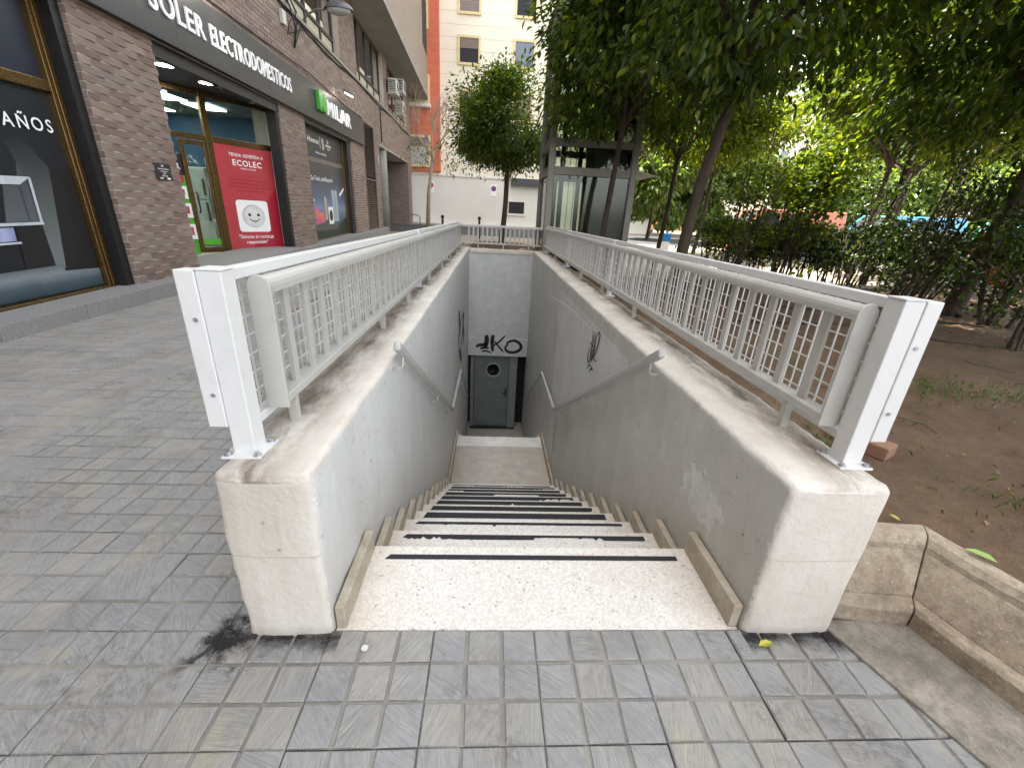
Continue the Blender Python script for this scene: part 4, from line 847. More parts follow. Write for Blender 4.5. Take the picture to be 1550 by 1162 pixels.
for (a, b, z0, z1, mt) in ((-2.26, -2.09, 1.28, 1.52, 'lettw'), (-2.24, -2.07, .92, 1.2, 'lettw'), (-2.30, -2.07, .50, .80, 'lettw'), (-2.2, -2.1, 1.60, 1.72, 'red')):
    nt = obj('notice', Gm().box(a, b, .001, .004, z0, z1), M[mt], GZ); 
    if mt == 'lettw': obj('notice_print', Gm().box(a + .03, b - .05, .0045, .0055, z0 + .08, z1 - .06), M['red'], nt)
# the red recycling poster
PO = root('poster', 'tall red recycling poster with a white socket picture in the shop entrance window', 'poster', GP(-.75, .03, .22))
obj('poster_sheet', Gm().box(-1.405, -.105, .002, .006, .24, 2.405), M['red'], PO)
obj('poster_shade', Gm().poly([(-.42, .0075, 1.31), (-.105, .0075, 1.62), (-.105, .0075, .245), (-.95, .0075, .245), (-.39, .0075, .66)]), M['redd'], PO)
gtext('TIENDA ADHERIDA A', -1.12, 2.20, .78, .065, .009, M['lettw'], PO, .01); gtext('ECOLEC', -1.06, 2.02, .66, .115, .009, M['lettw'], PO, .02, .12); gtext('FUNDACIÓN', -.90, 1.95, .34, .034, .009, M['lettw'], PO)
gtext('Punto de recogida de', -1.06, 1.80, .60, .036, .009, M['redd'], PO, .01)
for k in range(1, 5):
    hw = (.3, .46, .44, .50, .32)[k]; rd_ = random.Random(k); a = -.755 - hw; m = Gm(); z = 1.80 - k * .075
    while a < -.755 + hw - .02:
        wd = min(rd_.uniform(.05, .17), -.755 + hw - a); m.poly([(a, .009, z), (a + wd, .009, z), (a + wd, .009, z + .026), (a, .009, z + .026)]); a += wd + .018
    obj('small_print', m, M['redd'], PO)
def rrect(w0, w1, z0, z1, r, d, k=5):
    pts = []
    for cx_, cz, a0 in ((w1 - r, z1 - r, 0), (w0 + r, z1 - r, 90), (w0 + r, z0 + r, 180), (w1 - r, z0 + r, 270)):
        for i in range(k + 1): a = R(a0 + 90 * i / k); pts.append((cx_ + r * math.cos(a), d, cz + r * math.sin(a)))
    return pts
def gdisc(cw, cz, r, d, n=28, ry=None): return [(cw + r * math.cos(2 * math.pi * k / n), d, cz + (ry or r) * math.sin(2 * math.pi * k / n)) for k in range(n)]
obj('socket_plate', Gm().poly(rrect(-1.15, -.40, .64, 1.32, .07, .009)), M['lettw'], PO)
sk = simple('printed_grey', (.55, .55, .53), .5); obj('socket_well', Gm().poly(gdisc(-.775, .98, .27, .0105, ry=.25)), sk, PO); obj('socket_face', Gm().poly(gdisc(-.765, .97, .245, .012, ry=.225)), simple('printed_pale_grey', (.70, .70, .68), .5), PO)
obj('socket_holes', Gm().poly(gdisc(-.875, 1.01, .034, .0135, 14)).poly(gdisc(-.665, 1.01, .034, .0135, 14)), M['poly'], PO)
m = MB(); ribbon(m, smoothpts([(-.89, .93), (-.84, .885), (-.77, .87), (-.70, .885), (-.65, .93)]), .022, lambda a, b: GP(a, .0135, b)); obj('smile_line', m, M['poly'], PO)
gtext('"Súmate al reciclaje', -1.20, .50, .84, .075, .009, M['lettw'], PO, .012); gtext('responsable"', -1.04, .38, .52, .075, .009, M['lettw'], PO, .012)
# interior seen through the glass
obj('shop_ceiling', F().box(5.0, 14.3, -7, -1.97, 3.16, 3.2).box(11.46, 14.3, -1.969, -.61, 3.18, 3.2), simple('dark_ceiling', (.10, .12, .12), .8), B)
for s_, t_ in ((9.2, -2.6), (10.4, -3.2), (11.5, -2.5), (12.6, -2.2), (10.3, -4.8), (11.9, -4.4), (13.2, -3.8), (8.2, -4.2)): obj('ceiling_light', F().box(s_ - .42, s_ + .42, t_ - .3, t_ + .3, 3.135, 3.155), M['panel'], B)
obj('shop_wall', F().box(4.7, 14.3, -7.1, -7, -.2, 3.2), M['blue'], B); obj('shop_wall', F().box(14.2, 14.3, -7, -.65, -.2, 3.18), M['blue'], B); obj('shop_wall', F().box(4.7, 4.8, -7, -.61, -.2, 3.18), M['blue'], B)
obj('shop_floor', F().box(4.8, 14.2, -7, -.91, -.3, .0), M['lightg'], B)
FR = root('fridge', 'tall grey fridge just inside the shop door', 'fridge', FP(10.4, -2.6, 0))
obj('body', F().box(11.3, 11.95, -2.5, -1.75, .03, 1.75), M['lightg'], FR, bevel=.01)
obj('door', F().box(11.265, 11.298, -2.48, -1.77, .06, 1.05), M['lightg'], FR, bevel=.008); obj('door', F().box(11.265, 11.298, -2.48, -1.77, 1.07, 1.73), M['lightg'], FR, bevel=.008); obj('handle', F().box(11.23, 11.26, -1.86, -1.83, .6, 1.0).box(11.23, 11.26, -1.86, -1.83, 1.15, 1.5), M['steel'], FR)
# shop window 2
W2 = frame_window(13.02, 17.0, .06, 3.05, 2.3)
obj('window_frame', F().box(16.98, 17.12, -.26, -.17, .03, 3.12).box(13.02, 13.09, -.26, -.17, .03, 3.12).box(13.091, 16.979, -.25, -.18, .0, .07), M['brass'], W2, bevel=.006)
obj('shutter_guide', F().box(17.125, 17.44, -.26, -.05, .0, 3.16).box(13.0, 17.1, -.25, -.02, 3.06, 3.16), M['jamb'], W2)
p2 = dict(sky=m_print('film_stadium_dusk', [(0, (.02, .035, .03)), (.25, (.06, .10, .12)), (.42, (.17, .25, .36)), (.55, (.07, .11, .20)), (.8, (.03, .035, .05)), (1, (.025, .027, .032))], 2, .3, 2.5, noise_amt=.12), band=simple('film_taupe', (.16, .13, .10), .5),
          tv=m_print('film_colours', [(0, (.05, .30, .60)), (.3, (.60, .08, .25)), (.6, (.75, .22, .08)), (.8, (.45, .10, .45)), (1, (.10, .35, .55))], 2, .55, 1.35, noise_amt=1.3))
obj('window_film', F().box(13.09, 16.98, -.243, -.236, 2.31, 3.06), M['black'], W2); obj('window_film', F().box(13.09, 16.98, -.243, -.236, 2.19, 2.309), p2['band'], W2); obj('window_film', F().box(13.09, 16.98, -.243, -.236, .07, 2.189), p2['sky'], W2)
ftext('Hisense', 13.78, 2.70, .92, .135, FT + .006, M['lettw'], W2, bold=.02); ftext('Go Tech, and Beyond', 13.67, 1.70, 2.0, .115, FT + .006, M['lettw'], W2, bold=.015); ftext('OFFICIAL PARTNER', 14.33, 2.43, .96, .055, FT + .006, M['lettw'], W2)
flat('printed_divider', [(14.80, 2.60), (14.83, 2.60), (14.83, 2.92), (14.80, 2.92)], M['lettw'], FT, W2, 5)
obj('printed_emblem', F().poly([(15.06 + .10 * math.cos(a), FT + .006, 2.83 + .075 * math.sin(a)) for a in np.linspace(0, 6.0, 14)]).poly([(15.02, FT + .007, 2.58), (15.16, FT + .007, 2.60), (15.20, FT + .007, 2.70), (15.12, FT + .007, 2.80), (15.0, FT + .007, 2.76)]), M['lightg'], W2)
flat('small_print', [(15.32, 2.70), (15.86, 2.70), (15.86, 2.77), (15.32, 2.77)], M['lightg'], FT, W2, 5); flat('small_print', [(15.46, 2.63), (15.74, 2.63), (15.74, 2.66), (15.46, 2.66)], M['lightg'], FT, W2, 5); flat('small_print', [(15.48, 2.80), (15.64, 2.80), (15.62, 2.90), (15.50, 2.90)], M['lightg'], FT, W2, 5)
flat('printed_pitch', [(13.1, .08), (13.1, .30), (15.9, .34), (16.97, .62), (16.97, .08)], simple('film_green_black', (.012, .03, .018), .4), FT, W2, 1)
flat('printed_podium', [(13.45, .45), (15.9, .42), (15.95, .25), (13.5, .30)], simple('film_grey', (.09, .09, .09), .4), FT, W2, 2)
for k, (a, b, c, d) in enumerate(((13.30, 13.75, 1.14, .50), (13.62, 14.10, 1.0, .50), (13.95, 14.55, .86, .52))): flat('printed_television', [(a, c), (b, c - .06), (b + .05, d), (a + .1, d - .04)], p2['tv'], FT, W2, 3 + k)
flat('printed_fridge', [(15.45, 1.47), (16.05, 1.46), (16.05, .50), (15.50, .50)], simple('film_silver', (.36, .42, .47), .4), FT, W2, 3); flat('printed_fridge', [(15.75, 1.44), (15.77, 1.44), (15.77, .52), (15.75, .52)], M['black'], FT, W2, 4)
flat('printed_washer', [(14.98, .96), (15.46, .96), (15.46, .44), (14.98, .44)], M['lettw'], FT, W2, 6); obj('printed_washer_door', F().poly([(15.22 + .17 * math.cos(2 * math.pi * k / 20), FT + .0095, .70 + .17 * math.sin(2 * math.pi * k / 20)) for k in range(20)]), M['black'], W2)
flat('printed_trophy', [(14.66, 1.22), (14.78, 1.28), (14.88, 1.20), (14.84, .95), (14.86, .58), (14.62, .58), (14.70, .95)], simple('film_champagne', (.55, .46, .32), .4), FT, W2, 6)
flat('printed_floodlights', [(16.3, 1.35), (16.9, 1.58), (16.9, 1.50), (16.4, 1.29)], M['lettw'], FT, W2, 2); flat('printed_floodlights', [(13.2, 1.30), (13.9, 1.16), (13.8, 1.12), (13.2, 1.2)], prn['wh'], FT, W2, 2)
# louvred vent
LV = obj('vent_frame', F().box(19.4, 19.48, -.08, .02, .0, 4.08).box(21.27, 21.35, -.08, .02, .0, 4.08).box(19.481, 21.269, -.08, .02, 1.98, 2.06).box(19.481, 21.269, -.35, -.30, 0, 4.08), M['brickfar'] if False else simple('brown_louvre_frame', (.10, .07, .058), .6), B)
sv = simple('brown_louvre', (.16, .115, .095), .6)
for k in range(52):
    if 25 <= k <= 26: continue
    z = .03 + k * .078; m = F(); m.prism([(19.482, .015, z), (19.482, -.07, z + .045), (19.482, -.065, z + .052), (19.482, .02, z + .008)], (1.786, 0, 0)); obj('louvre_slat', m, sv, B)
# portico with round column
obj('portico_floor', F().box(22.4, 33, -2.4, .27, -.9, -.3), M['granite'], B); obj('portico_back', F().box(22.4, 33, -2.5, -2.4, -.9, 3.6), M['brickfar'], B)
obj('portico_end', F().box(31.5, 33, -2.39, .0, -.9, 3.619), M['brickfar'], B); obj('portico_soffit', F().box(22.4, 31.49, -2.39, -.01, 3.56, 3.618), simple('pale_soffit', (.45, .42, .36), .8), B)
obj('portico_column', F().tube([(24.3, -.35, -.4), (24.3, -.35, 3.56)], .33, 24), M['concrete'], B, smooth=True)
obj('intercom', F().box(22.0, 22.12, .011, .03, 2.75, 3.1), M['lightg'], B)
# first floor: sill, windows, brick posts
obj('window_sill', F().box(-12, 33.0, -.6, .07, 5.262, 5.34), M['concrete'], B)
for a, b in ((-12, 6), (17.1, 19.2), (24.4, 25.4), (31.7, 33.0)):
    obj('upper_pier', F().box(a, b, -.5, -.012, 5.341, 7.6), M['mortar'], B)
    if a > 0: m = F(); brickwork(m, a, b, 5.35, 7.59, -.012); obj('brickwork', m, M['brick'], B, kind='stuff')
wp = simple('cream_window_panel', (.42, .38, .28), .6); wfm = simple('dark_window_frame', (.035, .03, .028), .5); cur = m_print('grey_curtain', [(0, (.05, .055, .06)), (.5, (.12, .13, .14)), (1, (.06, .065, .07))], 1, 0, 1, noise_amt=2)
for a, b in ((6, 17.1), (19.2, 24.4), (25.4, 31.7)):
    n = max(2, round((b - a) / 1.3)); ww = (b - a) / n
    for k in range(n):
        s0, s1 = a + k * ww, a + (k + 1) * ww
        wo = obj('upper_window', F().box(s0 + .001, s0 + .05, -.28, -.20, 5.342, 7.6).box(s1 - .05, s1 - .001, -.28, -.20, 5.342, 7.6).box(s0 + .051, s1 - .051, -.28, -.20, 7.53, 7.6).box(s0 + .051, s1 - .051, -.28, -.18, 5.86, 5.93).box(s0 + .051, s1 - .051, -.28, -.20, 5.342, 5.39), wfm, B)
        obj('window_panel', F().box(s0 + .051, s1 - .051, -.26, -.24, 5.391, 5.859), wp, wo); obj('window_pane', F().box(s0 + .051, s1 - .051, -.25, -.244, 5.931, 7.529), M['glass'], wo)
        obj('curtain', F().box(s0 + .051, s1 - .051, -.36, -.34, 5.40, 7.59), cur if k % 3 else M['dark'], wo)
# overhanging upper storeys
obj('upper_storeys', F().box(-12, 33.6, -.59, 1.2, 7.78, 15.5), m_brickfar('pale_brown_brickwork', a=(.26, .205, .165), b=(.21, .165, .13), mortar=(.33, .27, .22)), B)
obj('soffit', F().box(-12, 33.6, -.59, 1.205, 7.602, 7.778), M['concrete'], B)
uw = obj('upper_window', F().box(30.9, 33.1, 1.201, 1.225, 9.9, 12.6), wfm, B); obj('window_pane', F().box(31.0, 33.0, 1.226, 1.23, 10.0, 12.5), M['dark'], uw)
# plaque, lamps, cables, air conditioners
PQ = root('plaque', 'small black lettered plaque on the first brick pier', 'plaque', FP(6.97, .02, 1.5)); obj('plate', F().box(6.80, 7.14, .016, .026, 1.38, 1.60), M['black'], PQ, bevel=.002)
def smudge(s0, s1, z, h, m_, xf=None):      # print too small to read: a run of word-length dashes
    rd_ = random.Random(int(z * 977 + s0 * 31)); a = s0
    while a < s1 - .01:
        wd = min(rd_.uniform(h * 1.6, h * 4.5), s1 - a); m_.append((a, a + wd, z, z + h)); a += wd + h * .5
for (s0, s1, z, h, mt) in ((6.94, 7.0, 1.555, .026, 'lightg'), (6.86, 7.09, 1.520, .014, 'lightg'), (6.91, 7.05, 1.490, .012, 'lightg'), (6.95, 7.01, 1.460, .016, 'lightg'), (6.92, 7.04, 1.430, .015, 'lightg'), (6.87, 6.94, 1.395, .022, 'lightg'), (7.02, 7.10, 1.393, .024, 'lettw')):
    L_ = []; smudge(s0, s1, z, h, L_); m = F()
    for a, b, z0, z1 in L_: m.poly([(a, .0275, z0), (b, .0275, z0), (b, .0275, z1), (a, .0275, z1)])
    obj('engraved_line', m, M[mt], PQ)
def floodlight(s_, z_, lab, sc=1):
    o = root('floodlight', lab, 'lamp', FP(s_, .1, z_), 'floodlights over the shop sign'); k = sc
    obj('bracket', F().box(s_ - .02, s_ + .02, .012, .34 * k, z_ + .03, z_ + .06).box(s_ - .05, s_ + .05, .012, .022, z_ - .05, z_ + .12), M['alu'], o)
    h = obj('housing', F().prism([(s_ - .16 * k, .34 * k, z_ - .0), (s_ - .16 * k, .60 * k, z_ - .10), (s_ - .16 * k, .62 * k, z_ - .04), (s_ - .16 * k, .36 * k, z_ + .09)], (.32 * k, 0, 0)), simple('grey_lamp_housing', (.16, .16, .165), .5), o, bevel=.008)
    obj('lamp_glass', F().prism([(s_ - .12 * k, .37 * k, z_ - .016), (s_ - .12 * k, .575 * k, z_ - .096), (s_ - .12 * k, .574 * k, z_ - .099), (s_ - .12 * k, .369 * k, z_ - .019)], (.24 * k, 0, 0)), M['lamp'], h)
floodlight(8.9, 4.35, 'grey floodlight with a lit lens above the near half of the shop sign', 1.1); floodlight(15.9, 4.30, 'small floodlight with a lit lens above the green emblem of the sign', 1.0)
def streetlamp(s_, z_, t1, lab, r_=.19):
    o = root('wall_street_lamp', lab, 'street lamp', FP(s_, 0, z_), 'street lamps on wall brackets')
    obj('arm', F().tube([(s_, .0, z_ - .35), (s_, .15, z_ - .15), (s_ - .02, t1 - .45, z_ - .02), (s_ - .04, t1 - .2, z_)], .028, 8), M['steel'], o, smooth=True)
    me = MB(); n, k = 16, 7; c_ = Vector(FP(s_ - .05, t1 + .12, z_ + .01)); ax = Vector((FN.x, FN.y, 0)); ay = Vector((FU.x, FU.y, 0))
    for i in range(k + 1):
        a = math.pi / 2 * i / k
        for j in range(n): b = 2 * math.pi * j / n; q = c_ + ax * math.cos(b) * .36 * math.cos(a) + ay * math.sin(b) * r_ * math.cos(a); me.v.append((q.x, q.y, q.z + .17 * math.sin(a)))
    for i in range(k):
        for j in range(n): me.f.append((i * n + j, i * n + (j + 1) % n, (i + 1) * n + (j + 1) % n, (i + 1) * n + j))
    obj('hood', me, simple('dark_grey_lamp_hood', (.12, .125, .13), .4), o, smooth=True)
    mg = MB()
    for i in range(k + 1):
        a = math.pi / 2 * i / k
        for j in range(n): b = 2 * math.pi * j / n; q = c_ + ax * math.cos(b) * .30 * math.cos(a) + ay * math.sin(b) * (r_ - .03) * math.cos(a); mg.v.append((q.x, q.y, q.z - .12 * math.sin(a) - .002))
    mg.f = list(me.f); obj('lamp_bowl', mg, simple('milky_lamp_bowl', (.42, .42, .38), .25), o, smooth=True)
streetlamp(13.6, 5.62, .85, 'dark hooded street lamp on a wall bracket above the shop sign'); streetlamp(31.8, 4.75, 1.0, 'pale street lamp on the far corner of the brick building')
m = F(); rd = random.Random(3)
for k in range(7): z0 = 5.18 + .02 * k; m.tube([(s_, .02 + .012 * k, z0 + rd.uniform(-.03, .03) - .05 * math.sin(s_ * .9)) for s_ in np.linspace(12.4, 33, 40)], .012, 5) if k < 3 else m.tube([(12.5 - .1 * k, .03, 5.9), (12.7 + rd.uniform(-.5, .5), .14, 5.3), (12.9 + rd.uniform(-.5, .5), .12, 4.95), (12.7 + rd.uniform(-.3, .3), .05, 4.6 + rd.uniform(-.2, .3)), (13.2 + rd.uniform(-.3, .4), .04, 5.15)], .012, 5)
for k in range(5): m.tube([(12.4, .04, 5.15), (12.0 - k * .5, .09, 5.5 + .15 * k), (10 - k, .05, 6.2)], .01, 5)
m.tube([(5.6, .03, 4.22), (8, .05, 4.16), (11, .04, 4.20), (13.5, .06, 4.25), (15.7, .05, 4.18), (17, .04, 4.12), (19.4, .03, 4.14)], .014, 5); m.tube([(23, .03, 5.15), (23.05, .03, 3.75)], .03, 5)
obj('wall_cables', m, M['poly'], cat='cable', label='tangle of black cables clipped along the brown brick wall above the sign', smooth=True)
obj('junction_box', F().box(12.15, 12.35, .013, .09, 4.85, 5.12), M['lightg'], label='cream junction box among the cables on the brick wall', cat='junction box', bevel=.006)
def aircon(s_, z_, lab):
    o = root('air_conditioner', lab, 'air conditioner', FP(s_, .3, z_), 'air conditioners on the brick wall')
    obj('housing', F().box(s_, s_ + .85, .10, .50, z_, z_ + .62), M['lightg'], o, bevel=.015); obj('side_grille', joinbars([(s_ - .012, s_ - .001, .14, .46, z_ + .08 + k * .07, z_ + .11 + k * .07) for k in range(7)]), M['jamb'], o)
    m = F(); n = 22; m.poly([(s_ + .48 + .24 * math.cos(2 * math.pi * k / n), .5015, z_ + .31 + .24 * math.sin(2 * math.pi * k / n)) for k in range(n)]); obj('fan_grille', m, M['jamb'], o)
    obj('bracket', F().box(s_ + .08, s_ + .12, -.1, .5, z_ - .05, z_ - .001).box(s_ + .72, s_ + .76, -.1, .5, z_ - .05, z_ - .001), M['alu'], o)
def joinbars(bs):
    m = F()
    for q in bs: m.box(*q)
    return m
aircon(25.0, 6.15, 'white air conditioner unit nearest along the brick wall'); aircon(27.3, 6.65, 'white air conditioner unit, upper of the far pair on the brick wall'); aircon(26.9, 5.55, 'white air conditioner unit, lower of the far pair on the brick wall')

# ------------------------------------------------------------------ buildings across the street
def win_obj(b, x0, x1, y, z0, z1, fill, shutter=None, trim=M['trim']):
    fr = obj('window_frame', MB().box(x0 - .14, x0, y - .07, y - .002, z0 - .14, z1 + .14).box(x1, x1 + .14, y - .07, y - .002, z0 - .14, z1 + .14).box(x0 + .001, x1 - .001, y - .07, y - .002, z1, z1 + .14).box(x0 + .001, x1 - .001, y - .1, y - .002, z0 - .14, z0), trim, b)
    obj('window_pane', MB().box(x0, x1, y - .03, y - .006, z0, z1), fill, fr)
    if shutter:
        m = MB(); z = z1
        while z > z0 + (z1 - z0) * (1 - shutter): m.box(x0 + .02, x1 - .02, y - .045, y - .032, z - .085, z - .01); z -= .095
        obj('shutter', m, M['blind'], fr)
CB = root('cream_building', 'tall cream apartment building facing the stairwell across the side street', 'building', (2, 34, .5))
obj('wall', MB().box(-2.72 - 1.1, 11, 34, 46, 3.9, 22), M['cream'], CB)
tl = MB()
for k in range(26): tl.box(-3.8, 11, 33.994, 33.9995, 4.4 + k * .68, 4.42 + k * .68)
obj('render_joints', tl, simple('cream_joint', (.54, .47, .36), .8), CB)
pale = simple('pale_net_curtain', (.45, .42, .38), .7); wg = simple('blue_grey_glass', (.13, .16, .20), .2)
for zi, (z0, z1) in enumerate(((7.45, 8.95), (10.55, 11.9), (13.25, 14.6), (16.2, 17.6))):
    for xi, x0 in enumerate((-2.5, 1.15, 5.2, 8.4)): win_obj(CB, x0, x0 + 1.22, 34, z0, z1, (M['dark'], pale, wg)[(zi + xi) % 3] if (zi, xi) != (1, 0) else M['dark'], (1, .35, 1, .4, .0)[(zi * 2 + xi + 1) % 5] if (zi, xi) not in ((0, 0),) else .25)
obj('ground_floor_wall', MB().box(-7.5, 12, 33.93, 33.999, .3, 3.89), M['whitew'], CB)
obj('ledge', MB().box(-7.5, 12, 33.85, 33.93, 3.70, 3.78), M['whitew'], CB)
obj('shop_awning', MB().box(1.25, 3.9, 33.5, 33.93, 3.35, 3.8), simple('charcoal_awning', (.06, .065, .07), .6), CB, bevel=.01)
win_obj(CB, 1.15, 2.3, 33.93, 1.45, 2.25, M['dark'], trim=M['whitew'])
obj('sill_moulding', MB().box(-7.5, 12, 33.8, 33.929, .3, .62), M['whitew'], CB)
for x, lab in ((-4.55, 'round red no parking sign at the left end of the white wall'), (.0, 'round red no parking sign beside the trunk of the round orange tree')):
    o = root('parking_sign', lab, 'sign', (x, 33.9, 3), 'no parking signs on the white wall'); n = 20
    obj('plate', MB().prism([(x - .22, 33.90, 2.55), (x + .22, 33.90, 2.55), (x + .22, 33.90, 3.3), (x - .22, 33.90, 3.3)], (0, .025, 0)), M['lettw'], o); obj('roundel', MB().poly([(x + .19 * math.cos(2 * math.pi * k / n), 33.893, 3.05 + .19 * math.sin(2 * math.pi * k / n)) for k in range(n)]), M['red'], o)
    obj('roundel_centre', MB().poly([(x + .12 * math.cos(2 * math.pi * k / n), 33.889, 3.05 + .12 * math.sin(2 * math.pi * k / n)) for k in range(n)]), simple('sign_blue', (.03, .07, .35), .5), o)
RB = root('red_building', 'red brick apartment building standing left of the cream one', 'building', (-6, 33.7, .5))
obj('wall', MB().box(-16, -3.83, 33.6, 46, 3.95, 22), M['redw'], RB); obj('ground_floor_wall', MB().box(-16, -7.51, 33.6, 34.2, .3, 3.94), M['whitew'], RB)
for z0, z1 in ((4.3, 6.0), (8.15, 9.5), (12.2, 13.6)):
    for x0 in (-9.9, -6.3): win_obj(RB, x0, x0 + 1.7, 33.6, z0, z1, wg if x0 < -7 else pale, .3)
obj('red_building_balcony', MB().box(-6.6, -4.4, 33.2, 33.59, 7.75, 7.95), M['whitew'], RB)
# far right side: buildings glimpsed between the trunks
for nm, x0, x1, y0, z1, mt, lab in (('orange_building', 17, 27, 62, 17, simple('orange_render', (.50, .24, .13), .8), 'distant orange apartment building glimpsed beside the glass lift'), ('pale_building', 29, 52, 70, 20, M['cream'], 'distant pale apartment block far beyond the hedge, between trunks'), ('grey_building', 56, 100, 64, 22, simple('greyish_render', (.42, .40, .37), .8), 'distant grey apartment block far beyond the hedge at the right edge')):
    b = root(nm, lab, 'building', ((x0 + x1) / 2, y0, .5)); obj('wall', MB().box(x0, x1, y0, y0 + 12, .3, z1), mt, b)
    nx = int((x1 - x0) / 3.2)
    for i in range(nx):
        for k in range(5):
            xx = x0 + 1 + i * 3.2; zz = 1.6 + k * 3.1; fr = obj('window_frame', MB().box(xx, xx + 1.5, y0 - .06, y0 - .002, zz, zz + 1.6), M['whitew'], b); obj('window_pane', MB().box(xx + .12, xx + 1.38, y0 - .08, y0 - .061, zz + .12, zz + 1.48), wg, fr)
        
# ------------------------------------------------------------------ glass lift
LF = root('glass_lift', 'glass and steel street lift shaft behind the far right corner of the stairwell', 'lift', (2.1, 10.8, 0))
x0, x1, y0, y1, zt = 1.22, 3.02, 10.1, 11.9, 5.2
for x, y in ((x0, y0), (x1, y0), (x0, y1), (x1, y1)): obj('steel_post', MB().box(x - .07, x + .07, y - .07, y + .07, -.01, zt), M['steel'], LF, bevel=.008)
for z0, z1 in ((.02, .16), (2.17, 2.33), (2.72, 2.86), (3.9, 4.02), (5.0, 5.199)):
    for q in ((x0 + .072, x1 - .072, y0 - .06, y0 + .06), (x0 + .072, x1 - .072, y1 - .06, y1 + .06), (x0 - .06, x0 + .06, y0 + .072, y1 - .072), (x1 - .06, x1 + .06, y0 + .072, y1 - .072)): obj('steel_beam', MB().box(*q, z0, z1), M['steel'], LF, bevel=.006)
for z0, z1 in ((.161, 2.169), (2.331, 2.719), (2.861, 3.899), (4.021, 4.999)):
    for q in ((x0 + .072, x1 - .072, y0 - .01, y0 + .01), (x0 + .072, x1 - .072, y1 - .01, y1 + .01), (x0 - .01, x0 + .01, y0 + .072, y1 - .072), (x1 - .01, x1 + .01, y0 + .072, y1 - .072)): obj('glass_panel', MB().box(*q, z0, z1), M['glassd'], LF)
obj('lift_roof', MB().box(x0 - .1, x1 + .1, y0 - .1, y1 + .1, 5.2, 5.3), M['steel'], LF)
obj('lift_rail', MB().box(1.62, 1.72, 11.45, 11.6, 0, 5).box(2.5, 2.6, 11.45, 11.6, 0, 5).box(2.05, 2.15, 11.5, 11.6, 0, 5), M['jamb'], LF)
obj('lift_machinery', MB().box(1.42, 2.0, 11.1, 11.4, 0, .95).box(2.2, 2.94, 10.25, 11.5, .0, 2.16).box(1.36, 1.5, 11.0, 11.2, .96, 2.16).box(2.21, 2.9, 10.3, 11.4, 2.35, 2.9), M['jamb'], LF)
obj('lift_cable', MB().box(1.80, 1.815, 11.2, 11.215, .7, 5).box(1.94, 1.955, 11.2, 11.215, .7, 5), M['steel'], LF)
obj('canopy', MB().poly([(3.1, 10.1, 2.35), (3.6, 10.2, 2.27), (3.5, 11.6, 2.25), (3.1, 11.8, 2.33)]).bar((3.1, 10.12, 2.85), (3.58, 10.2, 2.3), .025).bar((3.1, 10.1, 2.33), (3.61, 10.2, 2.25), .03), M['lightg'], LF)
# small street furniture at the far end
for x, y, lab in ((-2.2, 20, 'dark bollard by the side street, left of the round tree'), (-.6, 20.5, 'dark bollard by the side street just left of the round tree trunk')):
    z = gz(y); o = root('bollard', lab, 'bollard', (x, y, z), 'dark bollards by the side street'); obj('post', MB().tube([(x, y, z), (x, y, z + .82)], .05, 12), M['poly'], o, smooth=True); obj('knob', MB().tube([(x, y, z + .82), (x, y, z + .86), (x, y, z + .92), (x, y, z + .97)], [.04, .075, .075, .03], 12), M['poly'], o, smooth=True)
z = gz(22); obj('bike_hoop', MB().tube([(-4.2, 22, z)] + [(-4.2 + .35 - .35 * math.cos(a), 22, z + .75 + .12 * math.sin(a)) for a in np.linspace(0, math.pi, 7)] + [(-3.5, 22, z)], .025, 8), M['steel'], cat='bike rack', label='bent steel hoop on the pavement at the corner of the brick building', smooth=True)
TB = root('tree_bed', 'low earth mound edged with rocks round the foot of the round tree', 'tree bed', (.35, 14.6, .1))
m = MB(); n = 26
for k in range(n): a = 2 * math.pi * k / n; m.v.append((.35 + 1.5 * math.cos(a), 14.6 + 1.5 * math.sin(a), .05))
for k in range(n): a = 2 * math.pi * k / n; m.v.append((.35 + .9 * math.cos(a), 14.6 + .9 * math.sin(a), .40 + .06 * random.random()))
m.v.append((.35, 14.6, .48)); m.f = [(k, (k + 1) % n, n + (k + 1) % n, n + k) for k in range(n)] + [(n + k, n + (k + 1) % n, 2 * n) for k in range(n)]; obj('mound', m, M['dirt'], TB, smooth=True)
for k in range(15):
    a = 2 * math.pi * k / 15 + .1; r_ = .16 + .05 * random.random(); cx_, cy_ = .35 + 1.45 * math.cos(a), 14.6 + 1.45 * math.sin(a); m = MB(); ring = 7
    for zz, sc in ((0, 1), (.14, 1.05), (.26, .6)):
        for j in range(ring): b = 2 * math.pi * j / ring; q = sc * r_ * random.uniform(.8, 1.25); m.v.append((cx_ + q * math.cos(b), cy_ + q * math.sin(b), .08 + zz * random.uniform(.8, 1.2)))
    m.f = [(u * ring + j, u * ring + (j + 1) % ring, (u + 1) * ring + (j + 1) % ring, (u + 1) * ring + j) for u in range(2) for j in range(ring)] + [tuple(2 * ring + j for j in range(ring))]; obj('rock', m, M['kerb'], TB)

